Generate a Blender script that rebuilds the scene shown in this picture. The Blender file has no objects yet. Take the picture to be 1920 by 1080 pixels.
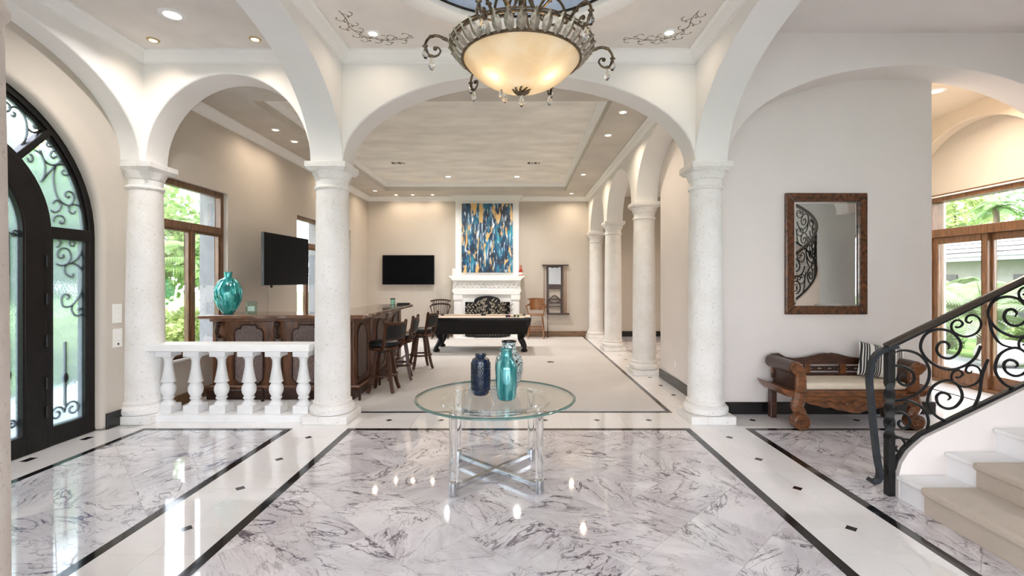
import bpy, bmesh, math, random
from mathutils import Vector, Matrix
random.seed(7)
PI = math.pi
S = bpy.context.scene
COL = S.collection

# ------------------------------------------------------------------ camera
F, VX, VY = 895.0, 973.0, 525.0
cam_d = bpy.data.cameras.new('camera'); cam = bpy.data.objects.new('camera', cam_d); COL.objects.link(cam)
cam.location = (0, 0, 1.6); cam.rotation_euler = (PI/2, 0, 0)
cam_d.sensor_width = 36; cam_d.lens = 36*F/1920
cam_d.shift_x = -(VX-960)/1920; cam_d.shift_y = -(540-VY)/1920
cam_d.clip_start = 0.05; cam_d.clip_end = 300
S.camera = cam

# ------------------------------------------------------------------ world, sun, exposure
w = bpy.data.worlds.new('sky'); S.world = w; w.use_nodes = True
nt = w.node_tree; nt.nodes.clear()
wo = nt.nodes.new('ShaderNodeOutputWorld'); bg = nt.nodes.new('ShaderNodeBackground')
tc = nt.nodes.new('ShaderNodeTexCoord'); sx = nt.nodes.new('ShaderNodeSeparateXYZ'); cr = nt.nodes.new('ShaderNodeValToRGB')
nt.links.new(tc.outputs['Generated'], sx.inputs[0]); nt.links.new(sx.outputs['Z'], cr.inputs[0])
cr.color_ramp.elements[0].position = 0.0; cr.color_ramp.elements[0].color = (0.95, 0.945, 1.0, 1)
cr.color_ramp.elements[1].position = 0.7; cr.color_ramp.elements[1].color = (0.78, 0.84, 1.0, 1)
nt.links.new(cr.outputs[0], bg.inputs[0]); bg.inputs[1].default_value = 7.0
nt.links.new(bg.outputs[0], wo.inputs[0])
sun_d = bpy.data.lights.new('sun', 'SUN'); sun_d.energy = 4.5; sun_d.angle = math.radians(3); sun_d.color = (1, .95, .86)
sun = bpy.data.objects.new('sun', sun_d); COL.objects.link(sun); sun.rotation_euler = (math.radians(24), math.radians(6), 0)
S.view_settings.view_transform = 'Standard'; S.view_settings.look = 'None'
S.view_settings.gamma = 1; S.view_settings.use_curve_mapping = False
S.view_settings.exposure = 0.64
S.cycles.use_denoising = True
S.cycles.max_bounces = 10; S.cycles.diffuse_bounces = 5; S.cycles.glossy_bounces = 4
S.cycles.transmission_bounces = 8; S.cycles.transparent_max_bounces = 12
S.cycles.caustics_reflective = False; S.cycles.caustics_refractive = False
S.cycles.sample_clamp_indirect = 6.0
LAMP = 0.75

# ------------------------------------------------------------------ materials
MATS = {}
def nodes_of(name):
    m = bpy.data.materials.new(name); m.use_nodes = True; MATS[name] = m
    t = m.node_tree; b = t.nodes['Principled BSDF']
    return m, t, b
def N(t, kind, **kw):
    n = t.nodes.new('ShaderNode'+kind)
    for k, v in kw.items():
        if k in n.inputs: n.inputs[k].default_value = v
        else: setattr(n, k, v)
    return n
def L(t, a, b): t.links.new(a, b)
def ramp(t, src, stops):
    r = t.nodes.new('ShaderNodeValToRGB'); e = r.color_ramp.elements
    while len(e) > 1: e.remove(e[-1])
    e[0].position = stops[0][0]; e[0].color = (*stops[0][1], 1)
    for p, c in stops[1:]:
        n = e.new(p); n.color = (*c, 1)
    L(t, src, r.inputs[0]); return r
def plain(name, c, rough=.5, metal=0, var=.06, scale=6, bump=0, bscale=60, coat=0, spec=.5, sheen=0, stretch=None, dark=None, detail=4):
    m, t, b = nodes_of(name)
    b.inputs['Roughness'].default_value = rough; b.inputs['Metallic'].default_value = metal
    b.inputs['Coat Weight'].default_value = coat; b.inputs['Specular IOR Level'].default_value = spec
    b.inputs['Sheen Weight'].default_value = sheen
    co = N(t, 'TexCoord'); src = co.outputs['Object']
    if stretch:
        mp = N(t, 'Mapping'); mp.inputs['Scale'].default_value = stretch; L(t, src, mp.inputs[0]); src = mp.outputs[0]
    nz = N(t, 'TexNoise', Scale=scale, Detail=detail); L(t, src, nz.inputs['Vector'])
    lo = dark if dark else tuple(x*(1-var*1.6) for x in c); hi = tuple(min(1, x*(1+var)) for x in c)
    r = ramp(t, nz.outputs[0], [(.3, lo), (.7, hi)]); L(t, r.outputs[0], b.inputs['Base Color'])
    if bump:
        n2 = N(t, 'TexNoise', Scale=bscale, Detail=3); L(t, src, n2.inputs['Vector'])
        bp = N(t, 'Bump', Strength=bump, Distance=.01); L(t, n2.outputs[0], bp.inputs['Height']); L(t, bp.outputs[0], b.inputs['Normal'])
    return m
WHITE = plain('white_plaster', (.86, .84, .815), .75, var=.015, scale=2, bump=.12, bscale=90)
STAIRWALL = plain('pale_plaster', (.79, .73, .70), .75, var=.02, scale=1.5, bump=.1, bscale=60)
SIDEWALL = plain('greige_plaster', (.47, .44, .40), .8, var=.04, scale=1.2)
CROWN = plain('crown_white', (.88, .87, .85), .55, var=.01)
BEIGE = plain('beige_paint', (.60, .54, .47), .75, var=.03, scale=1.2, bump=.06, bscale=120)
CREAM = plain('cream_paint', (.78, .68, .55), .75, var=.03, scale=1.2)
FAUX = plain('faux_ceiling', (.88, .85, .78), .7, var=.09, scale=1.6, stretch=(1, 2.2, 1), detail=8)
FAUX2 = plain('foyer_ceiling', (.80, .75, .70), .7, var=.07, scale=1.8, detail=8)
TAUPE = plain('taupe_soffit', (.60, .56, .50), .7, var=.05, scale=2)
DOMEBLUE = plain('dome_sky', (.50, .60, .78), .8, var=.22, scale=2.2, detail=6)
BLACKM = plain('black_marble', (.012, .012, .014), .08, var=.3, scale=9)
BASEBLK = plain('black_baseboard', (.012, .012, .013), .22, var=.2)
GROUT = plain('grout', (.55, .54, .52), .6)
IRON = plain('black_iron', (.011, .0105, .011), .45, var=.25, scale=30, bump=.1, bscale=80, spec=.3)
IRONBLUE = plain('painted_iron', (.030, .036, .045), .35, var=.2, scale=20, metal=.4)
DARKFRAME = plain('dark_door_metal', (.008, .0065, .006), .42, var=.25, scale=12, spec=.25)
MAHOG = plain('window_wood', (.18, .082, .034), .4, var=.3, scale=5, stretch=(8, 8, 1), coat=.2)
BARWOOD = plain('bar_wood', (.14, .055, .024), .35, var=.4, scale=4, stretch=(6, 6, 1), coat=.3, detail=8)
BARTOP = plain('bar_top_wood', (.15, .07, .035), .12, var=.35, scale=3, stretch=(1.5, 9, 9), coat=.6)
BARDARK = plain('bar_dark_wood', (.045, .018, .010), .35, var=.3, scale=6, stretch=(6, 6, 1))
STOOLWOOD = plain('stool_wood', (.07, .026, .012), .4, var=.3, scale=6, stretch=(6, 6, 1), spec=.3)
BENCHWOOD = plain('bench_teak', (.20, .070, .022), .36, var=.45, scale=5, stretch=(2, 8, 8), coat=.25, detail=8)
BENCHDK = plain('bench_teak_dark', (.060, .020, .010), .38, var=.4, scale=5, stretch=(2, 8, 8), coat=.25)
OAK = plain('chair_oak', (.26, .105, .032), .35, var=.25, scale=5, stretch=(6, 6, 1), coat=.3)
BROWNBASE = plain('brown_baseboard', (.20, .115, .055), .4, var=.25, scale=5, stretch=(1, 6, 6))
BURL = plain('burl_frame', (.115, .042, .016), .28, var=.7, scale=22, coat=.4, detail=9)
LEATHER = plain('black_leather', (.012, .013, .015), .42, spec=.28, var=.2, scale=14, bump=.12, bscale=160)
POOLBLK = plain('pool_black', (.005, .0045, .005), .35, var=.2, spec=.22)
FELT = plain('beige_felt', (.52, .43, .34), .95, var=.04, scale=30)
TVBLK = plain('tv_screen', (.003, .003, .004), .28, var=.1, spec=.06)
TVEDGE = plain('tv_bezel', (.012, .012, .013), .4)
LINEN = plain('cream_linen', (.80, .69, .55), .9, var=.05, scale=10, bump=.15, bscale=250)
STONEW = plain('mantel_white', (.87, .86, .84), .6, var=.02, scale=5, bump=.1, bscale=40)
BALW = plain('balustrade_white', (.86, .86, .86), .45, var=.03, scale=6, bump=.06, bscale=60)
CHROME = plain('chrome', (.60, .62, .65), .10, metal=1, var=.01)
BRONZE = plain('antique_bronze', (.15, .105, .065), .42, metal=.75, var=.4, scale=40, bump=.3, bscale=120)
BRONZEL = plain('bronze_silvered', (.42, .37, .30), .38, metal=.7, var=.3, scale=50, bump=.3, bscale=120)
BRASS = plain('brass_trim', (.55, .40, .20), .3, metal=.9, var=.1)
SWITCH = plain('switch_white', (.85, .84, .80), .4, var=.01)
GREYVENT = plain('vent_grey', (.38, .36, .33), .5)
VINE = plain('vine_paint', (.21, .165, .105), .8, var=.25, scale=30)
VINE2 = plain('vine_paint_green', (.25, .24, .17), .8, var=.25, scale=30)
WAX = plain('candle_wax', (.85, .80, .70), .5)
REDGL = plain('red_glaze', (.42, .05, .035), .2, var=.2)
COPPER = plain('copper_cap', (.62, .24, .15), .3, metal=.6)
STEP = plain('white_step', (.92, .91, .92), .3, var=.025, scale=3)
LAWN = plain('lawn', (.16, .27, .06), .95, var=.3, scale=5, bump=.3, bscale=70)
PATIO = plain('patio_stone', (.42, .43, .44), .8, var=.12, scale=3)
HOUSEW = plain('neighbour_wall', (.27, .26, .25), .8)  # wall tone darkened to carry the shade under the eave
ROOFT = plain('roof_tile', (.52, .51, .49), .8, var=.2, scale=14)
BARK = plain('bark', (.13, .095, .065), .9, var=.3, scale=12, bump=.4, bscale=30)
PIER = plain('garden_stone', (.27, .27, .28), .8, var=.08, scale=6, bump=.15, bscale=40)
BOULDER = plain('boulder', (.40, .38, .35), .9, var=.2, scale=6)
GLOVE = plain('white_cable', (.80, .76, .70), .6)

def stone_mat(nm, c1, c2):
    m, t, b = nodes_of(nm); b.inputs['Roughness'].default_value = .7
    co = N(t, 'TexCoord')
    n1 = N(t, 'TexNoise', Scale=3, Detail=6); L(t, co.outputs['Object'], n1.inputs['Vector'])
    r1 = ramp(t, n1.outputs[0], [(.3, c1), (.65, c2)])
    v = N(t, 'TexNoise', Scale=46, Detail=3, Roughness=.6); L(t, co.outputs['Object'], v.inputs['Vector'])
    r2 = ramp(t, v.outputs[0], [(.30, (.66, .62, .57)), (.40, (1, 1, 1))])
    mx = N(t, 'MixRGB', blend_type='MULTIPLY'); mx.inputs[0].default_value = .7
    L(t, r1.outputs[0], mx.inputs[1]); L(t, r2.outputs[0], mx.inputs[2]); L(t, mx.outputs[0], b.inputs['Base Color'])
    bp = N(t, 'Bump', Strength=.35, Distance=.01); L(t, r2.outputs[0], bp.inputs['Height']); L(t, bp.outputs[0], b.inputs['Normal'])
    return m
STONE = stone_mat('coral_stone', (.78, .75, .71), (.88, .865, .85)); STONESH = stone_mat('coral_stone_shaded', (.66, .58, .52), (.76, .69, .64))  # second one is the same stone with shade and warm cast in its colour

def marble(name, base, veins, strength, rough=.05, warm=(.80, .77, .75)):
    m, t, b = nodes_of(name); b.inputs['Roughness'].default_value = rough; b.inputs['Coat Weight'].default_value = .3
    b.inputs['Coat Roughness'].default_value = .02
    co = N(t, 'TexCoord'); oi = N(t, 'ObjectInfo')
    mul = N(t, 'Math', operation='MULTIPLY'); mul.inputs[1].default_value = 43.7; L(t, oi.outputs['Random'], mul.inputs[0])
    cmb = N(t, 'CombineXYZ'); L(t, mul.outputs[0], cmb.inputs[0]); L(t, mul.outputs[0], cmb.inputs[2])
    ang = N(t, 'Math', operation='MULTIPLY'); ang.inputs[1].default_value = 17.3; L(t, oi.outputs['Random'], ang.inputs[0])
    vr = N(t, 'VectorRotate', rotation_type='Z_AXIS'); L(t, co.outputs['Object'], vr.inputs['Vector']); L(t, ang.outputs[0], vr.inputs['Angle'])
    ad = N(t, 'VectorMath', operation='ADD'); L(t, vr.outputs[0], ad.inputs[0]); L(t, cmb.outputs[0], ad.inputs[1])
    def ridge(scale, st, width, dist, detail=5):
        mp = N(t, 'Mapping'); mp.inputs['Scale'].default_value = st; L(t, ad.outputs[0], mp.inputs[0])
        nz = N(t, 'TexNoise', Scale=scale, Detail=detail, Roughness=.58, Distortion=dist); L(t, mp.outputs[0], nz.inputs['Vector'])
        s = N(t, 'Math', operation='SUBTRACT'); L(t, nz.outputs[0], s.inputs[0]); s.inputs[1].default_value = .5
        a = N(t, 'Math', operation='ABSOLUTE'); L(t, s.outputs[0], a.inputs[0])
        mr = N(t, 'MapRange'); mr.inputs['From Min'].default_value = 0; mr.inputs['From Max'].default_value = width
        mr.inputs['To Min'].default_value = 1; mr.inputs['To Max'].default_value = 0; L(t, a.outputs[0], mr.inputs['Value'])
        return mr.outputs[0]
    msk = N(t, 'TexNoise', Scale=2.3, Detail=2); L(t, ad.outputs[0], msk.inputs['Vector'])
    mk = ramp(t, msk.outputs[0], [(.36, (.06, .06, .06)), (.62, (1, 1, 1))])
    v1 = ridge(1.7, (1, 3.0, 1), .020, .8, 8); v2 = ridge(3.6, (1, 2.2, 1), .015, 1.3, 7); v3 = ridge(1.1, (1, 2.0, 1), .13, .6, 6)
    def mulm(a, k):
        q = N(t, 'Math', operation='MULTIPLY'); L(t, a, q.inputs[0])
        if isinstance(k, float): q.inputs[1].default_value = k
        else: L(t, k, q.inputs[1])
        return q.outputs[0]
    a1 = mulm(mulm(v1, mk.outputs[0]), 1.0*strength); a2 = mulm(mulm(v2, mk.outputs[0]), .7*strength); a3 = mulm(v3, .24*strength)
    s1 = N(t, 'Math', operation='ADD'); L(t, a1, s1.inputs[0]); L(t, a2, s1.inputs[1])
    s2 = N(t, 'Math', operation='ADD', use_clamp=True); L(t, s1.outputs[0], s2.inputs[0]); L(t, a3, s2.inputs[1])
    cl = N(t, 'TexNoise', Scale=1.6, Detail=5); L(t, ad.outputs[0], cl.inputs['Vector'])
    r0 = ramp(t, cl.outputs[0], [(.3, warm), (.66, base)])
    mx = N(t, 'MixRGB'); L(t, s2.outputs[0], mx.inputs[0]); L(t, r0.outputs[0], mx.inputs[1]); mx.inputs[2].default_value = (*veins, 1)
    wn = N(t, 'TexWhiteNoise', noise_dimensions='1D'); L(t, mul.outputs[0], wn.inputs['W'])
    tr_ = N(t, 'MapRange'); tr_.inputs['To Min'].default_value = 1-.12*strength; tr_.inputs['To Max'].default_value = 1.02; L(t, wn.outputs['Value'], tr_.inputs['Value'])
    hv = N(t, 'HueSaturation'); L(t, tr_.outputs[0], hv.inputs['Value']); L(t, mx.outputs[0], hv.inputs['Color']); L(t, hv.outputs[0], b.inputs['Base Color'])
    return m
VEINED = marble('veined_marble', (.94, .915, .94), (.10, .075, .11), .95, .05, (.80, .755, .80))
VEINEDL = marble('veined_marble_blue', (.93, .93, .96), (.13, .13, .22), .85, .05, (.84, .84, .90))
TILEW = marble('white_tile', (.91, .89, .895), (.72, .70, .70), .22, .05, (.88, .86, .865))

def carpet_mat(name, c):
    m, t, b = nodes_of(name); b.inputs['Roughness'].default_value = .95; b.inputs['Sheen Weight'].default_value = .2
    co = N(t, 'TexCoord'); n = N(t, 'TexNoise', Scale=260, Detail=2); L(t, co.outputs['Object'], n.inputs['Vector'])
    n2 = N(t, 'TexNoise', Scale=1.2, Detail=4); L(t, co.outputs['Object'], n2.inputs['Vector'])
    r = ramp(t, n2.outputs[0], [(.3, tuple(x*.90 for x in c)), (.7, c)])
    r2 = ramp(t, n.outputs[0], [(.3, (.80, .80, .80)), (.7, (1, 1, 1))])
    mx = N(t, 'MixRGB', blend_type='MULTIPLY'); mx.inputs[0].default_value = 1; L(t, r.outputs[0], mx.inputs[1]); L(t, r2.outputs[0], mx.inputs[2])
    L(t, mx.outputs[0], b.inputs['Base Color'])
    bp = N(t, 'Bump', Strength=.5, Distance=.01); L(t, n.outputs[0], bp.inputs['Height']); L(t, bp.outputs[0], b.inputs['Normal'])
    return m
CARPET = carpet_mat('grey_carpet', (.77, .725, .69))
RUNNER = carpet_mat('stair_runner', (.69, .585, .49))

def weave_mat():
    m, t, b = nodes_of('woven_cane'); b.inputs['Roughness'].default_value = .6
    co = N(t, 'TexCoord'); mp = N(t, 'Mapping'); mp.inputs['Scale'].default_value = (85, 85, 85); L(t, co.outputs['Object'], mp.inputs[0])
    ck = N(t, 'TexVoronoi', Scale=1.0); ck.inputs['Randomness'].default_value = .25; L(t, mp.outputs[0], ck.inputs['Vector'])
    r = ramp(t, ck.outputs['Distance'], [(.15, (.52, .40, .35)), (.6, (.10, .065, .06))]); L(t, r.outputs[0], b.inputs['Base Color'])
    bp = N(t, 'Bump', Strength=.8, Distance=.006, invert=True); L(t, ck.outputs['Distance'], bp.inputs['Height']); L(t, bp.outputs[0], b.inputs['Normal'])
    return m
WEAVE = weave_mat()

def pane_mat(name, tint=(1, 1, 1), refl=.06):
    m = bpy.data.materials.new(name); m.use_nodes = True; MATS[name] = m; t = m.node_tree; t.nodes.clear()
    o = N(t, 'OutputMaterial'); tr = N(t, 'BsdfTransparent'); tr.inputs[0].default_value = (*tint, 1)
    gl = N(t, 'BsdfGlossy'); gl.inputs['Roughness'].default_value = .01
    fr = N(t, 'LayerWeight'); fr.inputs[0].default_value = .25
    mu = N(t, 'Math', operation='MULTIPLY'); mu.inputs[1].default_value = refl*6; L(t, fr.outputs['Fresnel'], mu.inputs[0])
    mx = N(t, 'MixShader'); L(t, mu.outputs[0], mx.inputs[0]); L(t, tr.outputs[0], mx.inputs[1]); L(t, gl.outputs[0], mx.inputs[2]); L(t, mx.outputs[0], o.inputs[0])
    return m
PANE = pane_mat('window_glass', (.97, .99, .98))
def rain_mat():
    m = bpy.data.materials.new('rain_glass'); m.use_nodes = True; MATS['rain_glass'] = m; t = m.node_tree; t.nodes.clear()
    o = N(t, 'OutputMaterial'); tr = N(t, 'BsdfTranslucent'); tr.inputs[0].default_value = (.62, .70, .72, 1)
    rf = N(t, 'BsdfRefraction'); rf.inputs['Roughness'].default_value = .09; rf.inputs['IOR'].default_value = 1.07
    rf.inputs[0].default_value = (.74, .80, .81, 1)
    co = N(t, 'TexCoord'); mp = N(t, 'Mapping'); mp.inputs['Scale'].default_value = (1, 1, .4); L(t, co.outputs['Object'], mp.inputs[0])
    nz = N(t, 'TexNoise', Scale=70, Detail=2); L(t, mp.outputs[0], nz.inputs['Vector'])
    bp = N(t, 'Bump', Strength=.5, Distance=.01); L(t, nz.outputs[0], bp.inputs['Height']); L(t, bp.outputs[0], rf.inputs['Normal'])
    mx = N(t, 'MixShader'); mx.inputs[0].default_value = .22; L(t, rf.outputs[0], mx.inputs[1]); L(t, tr.outputs[0], mx.inputs[2])
    gl = N(t, 'BsdfGlossy'); gl.inputs['Roughness'].default_value = .08; L(t, bp.outputs[0], gl.inputs['Normal'])
    m2 = N(t, 'MixShader'); m2.inputs[0].default_value = .05; L(t, mx.outputs[0], m2.inputs[1]); L(t, gl.outputs[0], m2.inputs[2]); L(t, m2.outputs[0], o.inputs[0])
    return m
RAIN = rain_mat()
def glass(name, c, rough=0, ior=1.45, bump=0, scale=30, stretch=(1, 1, 1)):
    m, t, b = nodes_of(name)
    b.inputs['Base Color'].default_value = (*c, 1); b.inputs['Roughness'].default_value = rough
    b.inputs['Transmission Weight'].default_value = 1; b.inputs['IOR'].default_value = ior
    if bump:
        co = N(t, 'TexCoord'); mp = N(t, 'Mapping'); mp.inputs['Scale'].default_value = stretch; L(t, co.outputs['Object'], mp.inputs[0])
        nz = N(t, 'TexNoise', Scale=scale, Detail=2); L(t, mp.outputs[0], nz.inputs['Vector'])
        bp = N(t, 'Bump', Strength=bump, Distance=.02); L(t, nz.outputs[0], bp.inputs['Height']); L(t, bp.outputs[0], b.inputs['Normal'])
    return m
LUCITE = glass('lucite', (.97, .985, .99), 0, 1.35)
TABLEGL = pane_mat('table_glass', (.985, .995, .99), .055)
EDGEGL = plain('glass_edge', (.10, .21, .19), .08, var=.2, scale=8, coat=.5)
CRYSTAL = glass('crystal', (1, .98, .95), 0, 1.5)
DECOGL = pane_mat('aqua_glass', (.80, .95, .92), .08)

def teal_mat(name, c1, c2, c3, scale, stretch, rough=.12, metal=.35, bump=.3, coat=.7):
    m, t, b = nodes_of(name); b.inputs['Roughness'].default_value = rough; b.inputs['Metallic'].default_value = metal; b.inputs['Coat Weight'].default_value = coat
    co = N(t, 'TexCoord'); mp = N(t, 'Mapping'); mp.inputs['Scale'].default_value = stretch; L(t, co.outputs['Object'], mp.inputs[0])
    n = N(t, 'TexNoise', Scale=scale, Detail=5, Distortion=.6); L(t, mp.outputs[0], n.inputs['Vector'])
    r = ramp(t, n.outputs[0], [(.3, c1), (.5, c2), (.68, c3)]); L(t, r.outputs[0], b.inputs['Base Color'])
    bp = N(t, 'Bump', Strength=bump, Distance=.01); L(t, n.outputs[0], bp.inputs['Height']); L(t, bp.outputs[0], b.inputs['Normal'])
    return m
TEAL = teal_mat('teal_mercury_glass', (.004, .09, .11), (.02, .25, .26), (.28, .58, .55), 14, (2, 2, .28))
TEALBIG = teal_mat('turquoise_glass', (.004, .12, .13), (.01, .30, .29), (.10, .52, .48), 16, (1, 1, .6), .08, .2, .7)
NAVY = teal_mat('navy_glaze', (.002, .007, .020), (.004, .013, .040), (.008, .03, .075), 6, (1, 1, 1), .2, .0, .05, .15)
def mosaic_mat():
    m, t, b = nodes_of('silver_mosaic'); b.inputs['Roughness'].default_value = .2; b.inputs['Metallic'].default_value = .3
    co = N(t, 'TexCoord'); v = N(t, 'TexVoronoi', Scale=85, feature='F1'); L(t, co.outputs['Object'], v.inputs['Vector'])
    r = ramp(t, v.outputs['Distance'], [(.46, (.62, .70, .70)), (.58, (.42, .52, .52)), (.66, (.03, .03, .03))]); L(t, r.outputs[0], b.inputs['Base Color'])
    return m
MOSAIC = mosaic_mat()
def bowl_mat():
    m = bpy.data.materials.new('alabaster'); m.use_nodes = True; MATS['alabaster'] = m; t = m.node_tree; t.nodes.clear()
    o = N(t, 'OutputMaterial'); co = N(t, 'TexCoord'); nz = N(t, 'TexNoise', Scale=5, Detail=6, Distortion=.8); L(t, co.outputs['Object'], nz.inputs['Vector'])
    r = ramp(t, nz.outputs[0], [(.3, (.88, .74, .52)), (.7, (.97, .90, .77))])
    tr = N(t, 'BsdfTranslucent'); df = N(t, 'BsdfDiffuse'); gl = N(t, 'BsdfGlossy'); gl.inputs['Roughness'].default_value = .2
    L(t, r.outputs[0], tr.inputs[0]); L(t, r.outputs[0], df.inputs[0])
    m1 = N(t, 'MixShader'); m1.inputs[0].default_value = .45; L(t, tr.outputs[0], m1.inputs[1]); L(t, df.outputs[0], m1.inputs[2])
    m2 = N(t, 'MixShader'); m2.inputs[0].default_value = .06; L(t, m1.outputs[0], m2.inputs[1]); L(t, gl.outputs[0], m2.inputs[2]); L(t, m2.outputs[0], o.inputs[0])
    return m
BOWL = bowl_mat()
def emit(name, c, s):
    m = bpy.data.materials.new(name); m.use_nodes = True; MATS[name] = m; t = m.node_tree; t.nodes.clear()
    o = N(t, 'OutputMaterial'); e = N(t, 'Emission'); e.inputs[0].default_value = (*c, 1); e.inputs[1].default_value = s; L(t, e.outputs[0], o.inputs[0]); return m
GLOWW = emit('lamp_warm', (1, .80, .52), 9); GLOWC = emit('lamp_white', (1, .95, .86), 9)
def mirror_mat():
    m, t, b = nodes_of('mirror_glass'); b.inputs['Base Color'].default_value = (.86, .87, .86, 1); b.inputs['Metallic'].default_value = 1; b.inputs['Roughness'].default_value = .01; return m
MIRROR = mirror_mat()
def leaf_mat(name, c1, c2):
    m = bpy.data.materials.new(name); m.use_nodes = True; MATS[name] = m; t = m.node_tree; t.nodes.clear()
    o = N(t, 'OutputMaterial'); co = N(t, 'TexCoord'); nz = N(t, 'TexNoise', Scale=2.2, Detail=5, Roughness=.7); L(t, co.outputs['Object'], nz.inputs['Vector'])
    r = ramp(t, nz.outputs[0], [(.33, c1), (.66, c2)])
    df = N(t, 'BsdfDiffuse'); tr = N(t, 'BsdfTranslucent'); L(t, r.outputs[0], df.inputs[0]); L(t, r.outputs[0], tr.inputs[0])
    gl = N(t, 'BsdfGlossy'); gl.inputs['Roughness'].default_value = .4; gl.inputs[0].default_value = (.6, .6, .6, 1)
    a = N(t, 'MixShader'); a.inputs[0].default_value = .4; L(t, df.outputs[0], a.inputs[1]); L(t, tr.outputs[0], a.inputs[2])
    b = N(t, 'MixShader'); b.inputs[0].default_value = .07; L(t, a.outputs[0], b.inputs[1]); L(t, gl.outputs[0], b.inputs[2]); L(t, b.outputs[0], o.inputs[0])
    return m
LEAFD = leaf_mat('leaf_dark', (.06, .14, .035), (.22, .36, .11)); LEAFM = leaf_mat('leaf_mid', (.11, .22, .06), (.36, .50, .17))
LEAFL = leaf_mat('leaf_light', (.22, .32, .07), (.55, .64, .24)); LEAFP = leaf_mat('leaf_palm', (.13, .21, .085), (.42, .50, .28))
def painting_mat():
    m, t, b = nodes_of('abstract_canvas'); b.inputs['Roughness'].default_value = .45
    co = N(t, 'TexCoord')
    def nz(scale, st, det=5, dist=0, off=(0, 0, 0)):
        mp = N(t, 'Mapping'); mp.inputs['Scale'].default_value = st; mp.inputs['Location'].default_value = off; L(t, co.outputs['Object'], mp.inputs[0])
        n = N(t, 'TexNoise', Scale=scale, Detail=det, Distortion=dist); L(t, mp.outputs[0], n.inputs['Vector']); return n.outputs[0]
    base = ramp(t, nz(3.8, (1.3, 1, .6), 7, .6), [(.34, (.012, .012, .018)), (.46, (.010, .045, .10)), (.57, (.012, .14, .25)), (.68, (.03, .30, .40))])
    def over(prev, fac, color, lo, hi):
        r = ramp(t, fac, [(lo, (0, 0, 0)), (hi, (1, 1, 1))]); mx = N(t, 'MixRGB'); L(t, r.outputs[0], mx.inputs[0]); L(t, prev, mx.inputs[1]); mx.inputs[2].default_value = (*color, 1); return mx.outputs[0]
    c = over(base.outputs[0], nz(9, (2.2, 1, .34), 7, .5, (3, 0, 1)), (.55, .68, .78), .56, .66)
    c = over(c, nz(5, (2.4, 1, .5), 6, .5, (9, 0, 5)), (.02, .02, .025), .60, .66)
    c = over(c, nz(3.3, (2.1, 1, .50), 5, .5, (1.7, 0, 7.3)), (.66, .42, .16), .56, .585)
    c = over(c, nz(9, (2.0, 1, .5), 5, .3, (5, 0, 2)), (.85, .88, .88), .655, .69)
    L(t, c, b.inputs['Base Color'])
    return m
PAINT = painting_mat()
def stripe_mat():
    m, t, b = nodes_of('striped_cotton'); b.inputs['Roughness'].default_value = .9
    co = N(t, 'TexCoord'); sp = N(t, 'SeparateXYZ'); L(t, co.outputs['Object'], sp.inputs[0])
    ab = N(t, 'MapRange'); ab.inputs['From Min'].default_value = -.24; ab.inputs['From Max'].default_value = .24; L(t, sp.outputs['X'], ab.inputs['Value'])
    k = (.025, .025, .03); wv = (.78, .75, .69)
    st = [(0, k)]
    for a, bb in [(.03, .06), (.09, .11), (.14, .155), (.185, .20), (.23, .32), (.345, .355), (.38, .39), (.415, .43), (.46, .58), (.60, .61), (.635, .645), (.67, .78), (.80, .815), (.84, .86), (.89, 1.0)]:
        st += [(a, wv), (bb, k)]
    r = ramp(t, ab.outputs[0], st); r.color_ramp.interpolation = 'CONSTANT'; L(t, r.outputs[0], b.inputs['Base Color'])
    return m
STRIPE = stripe_mat()

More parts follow.
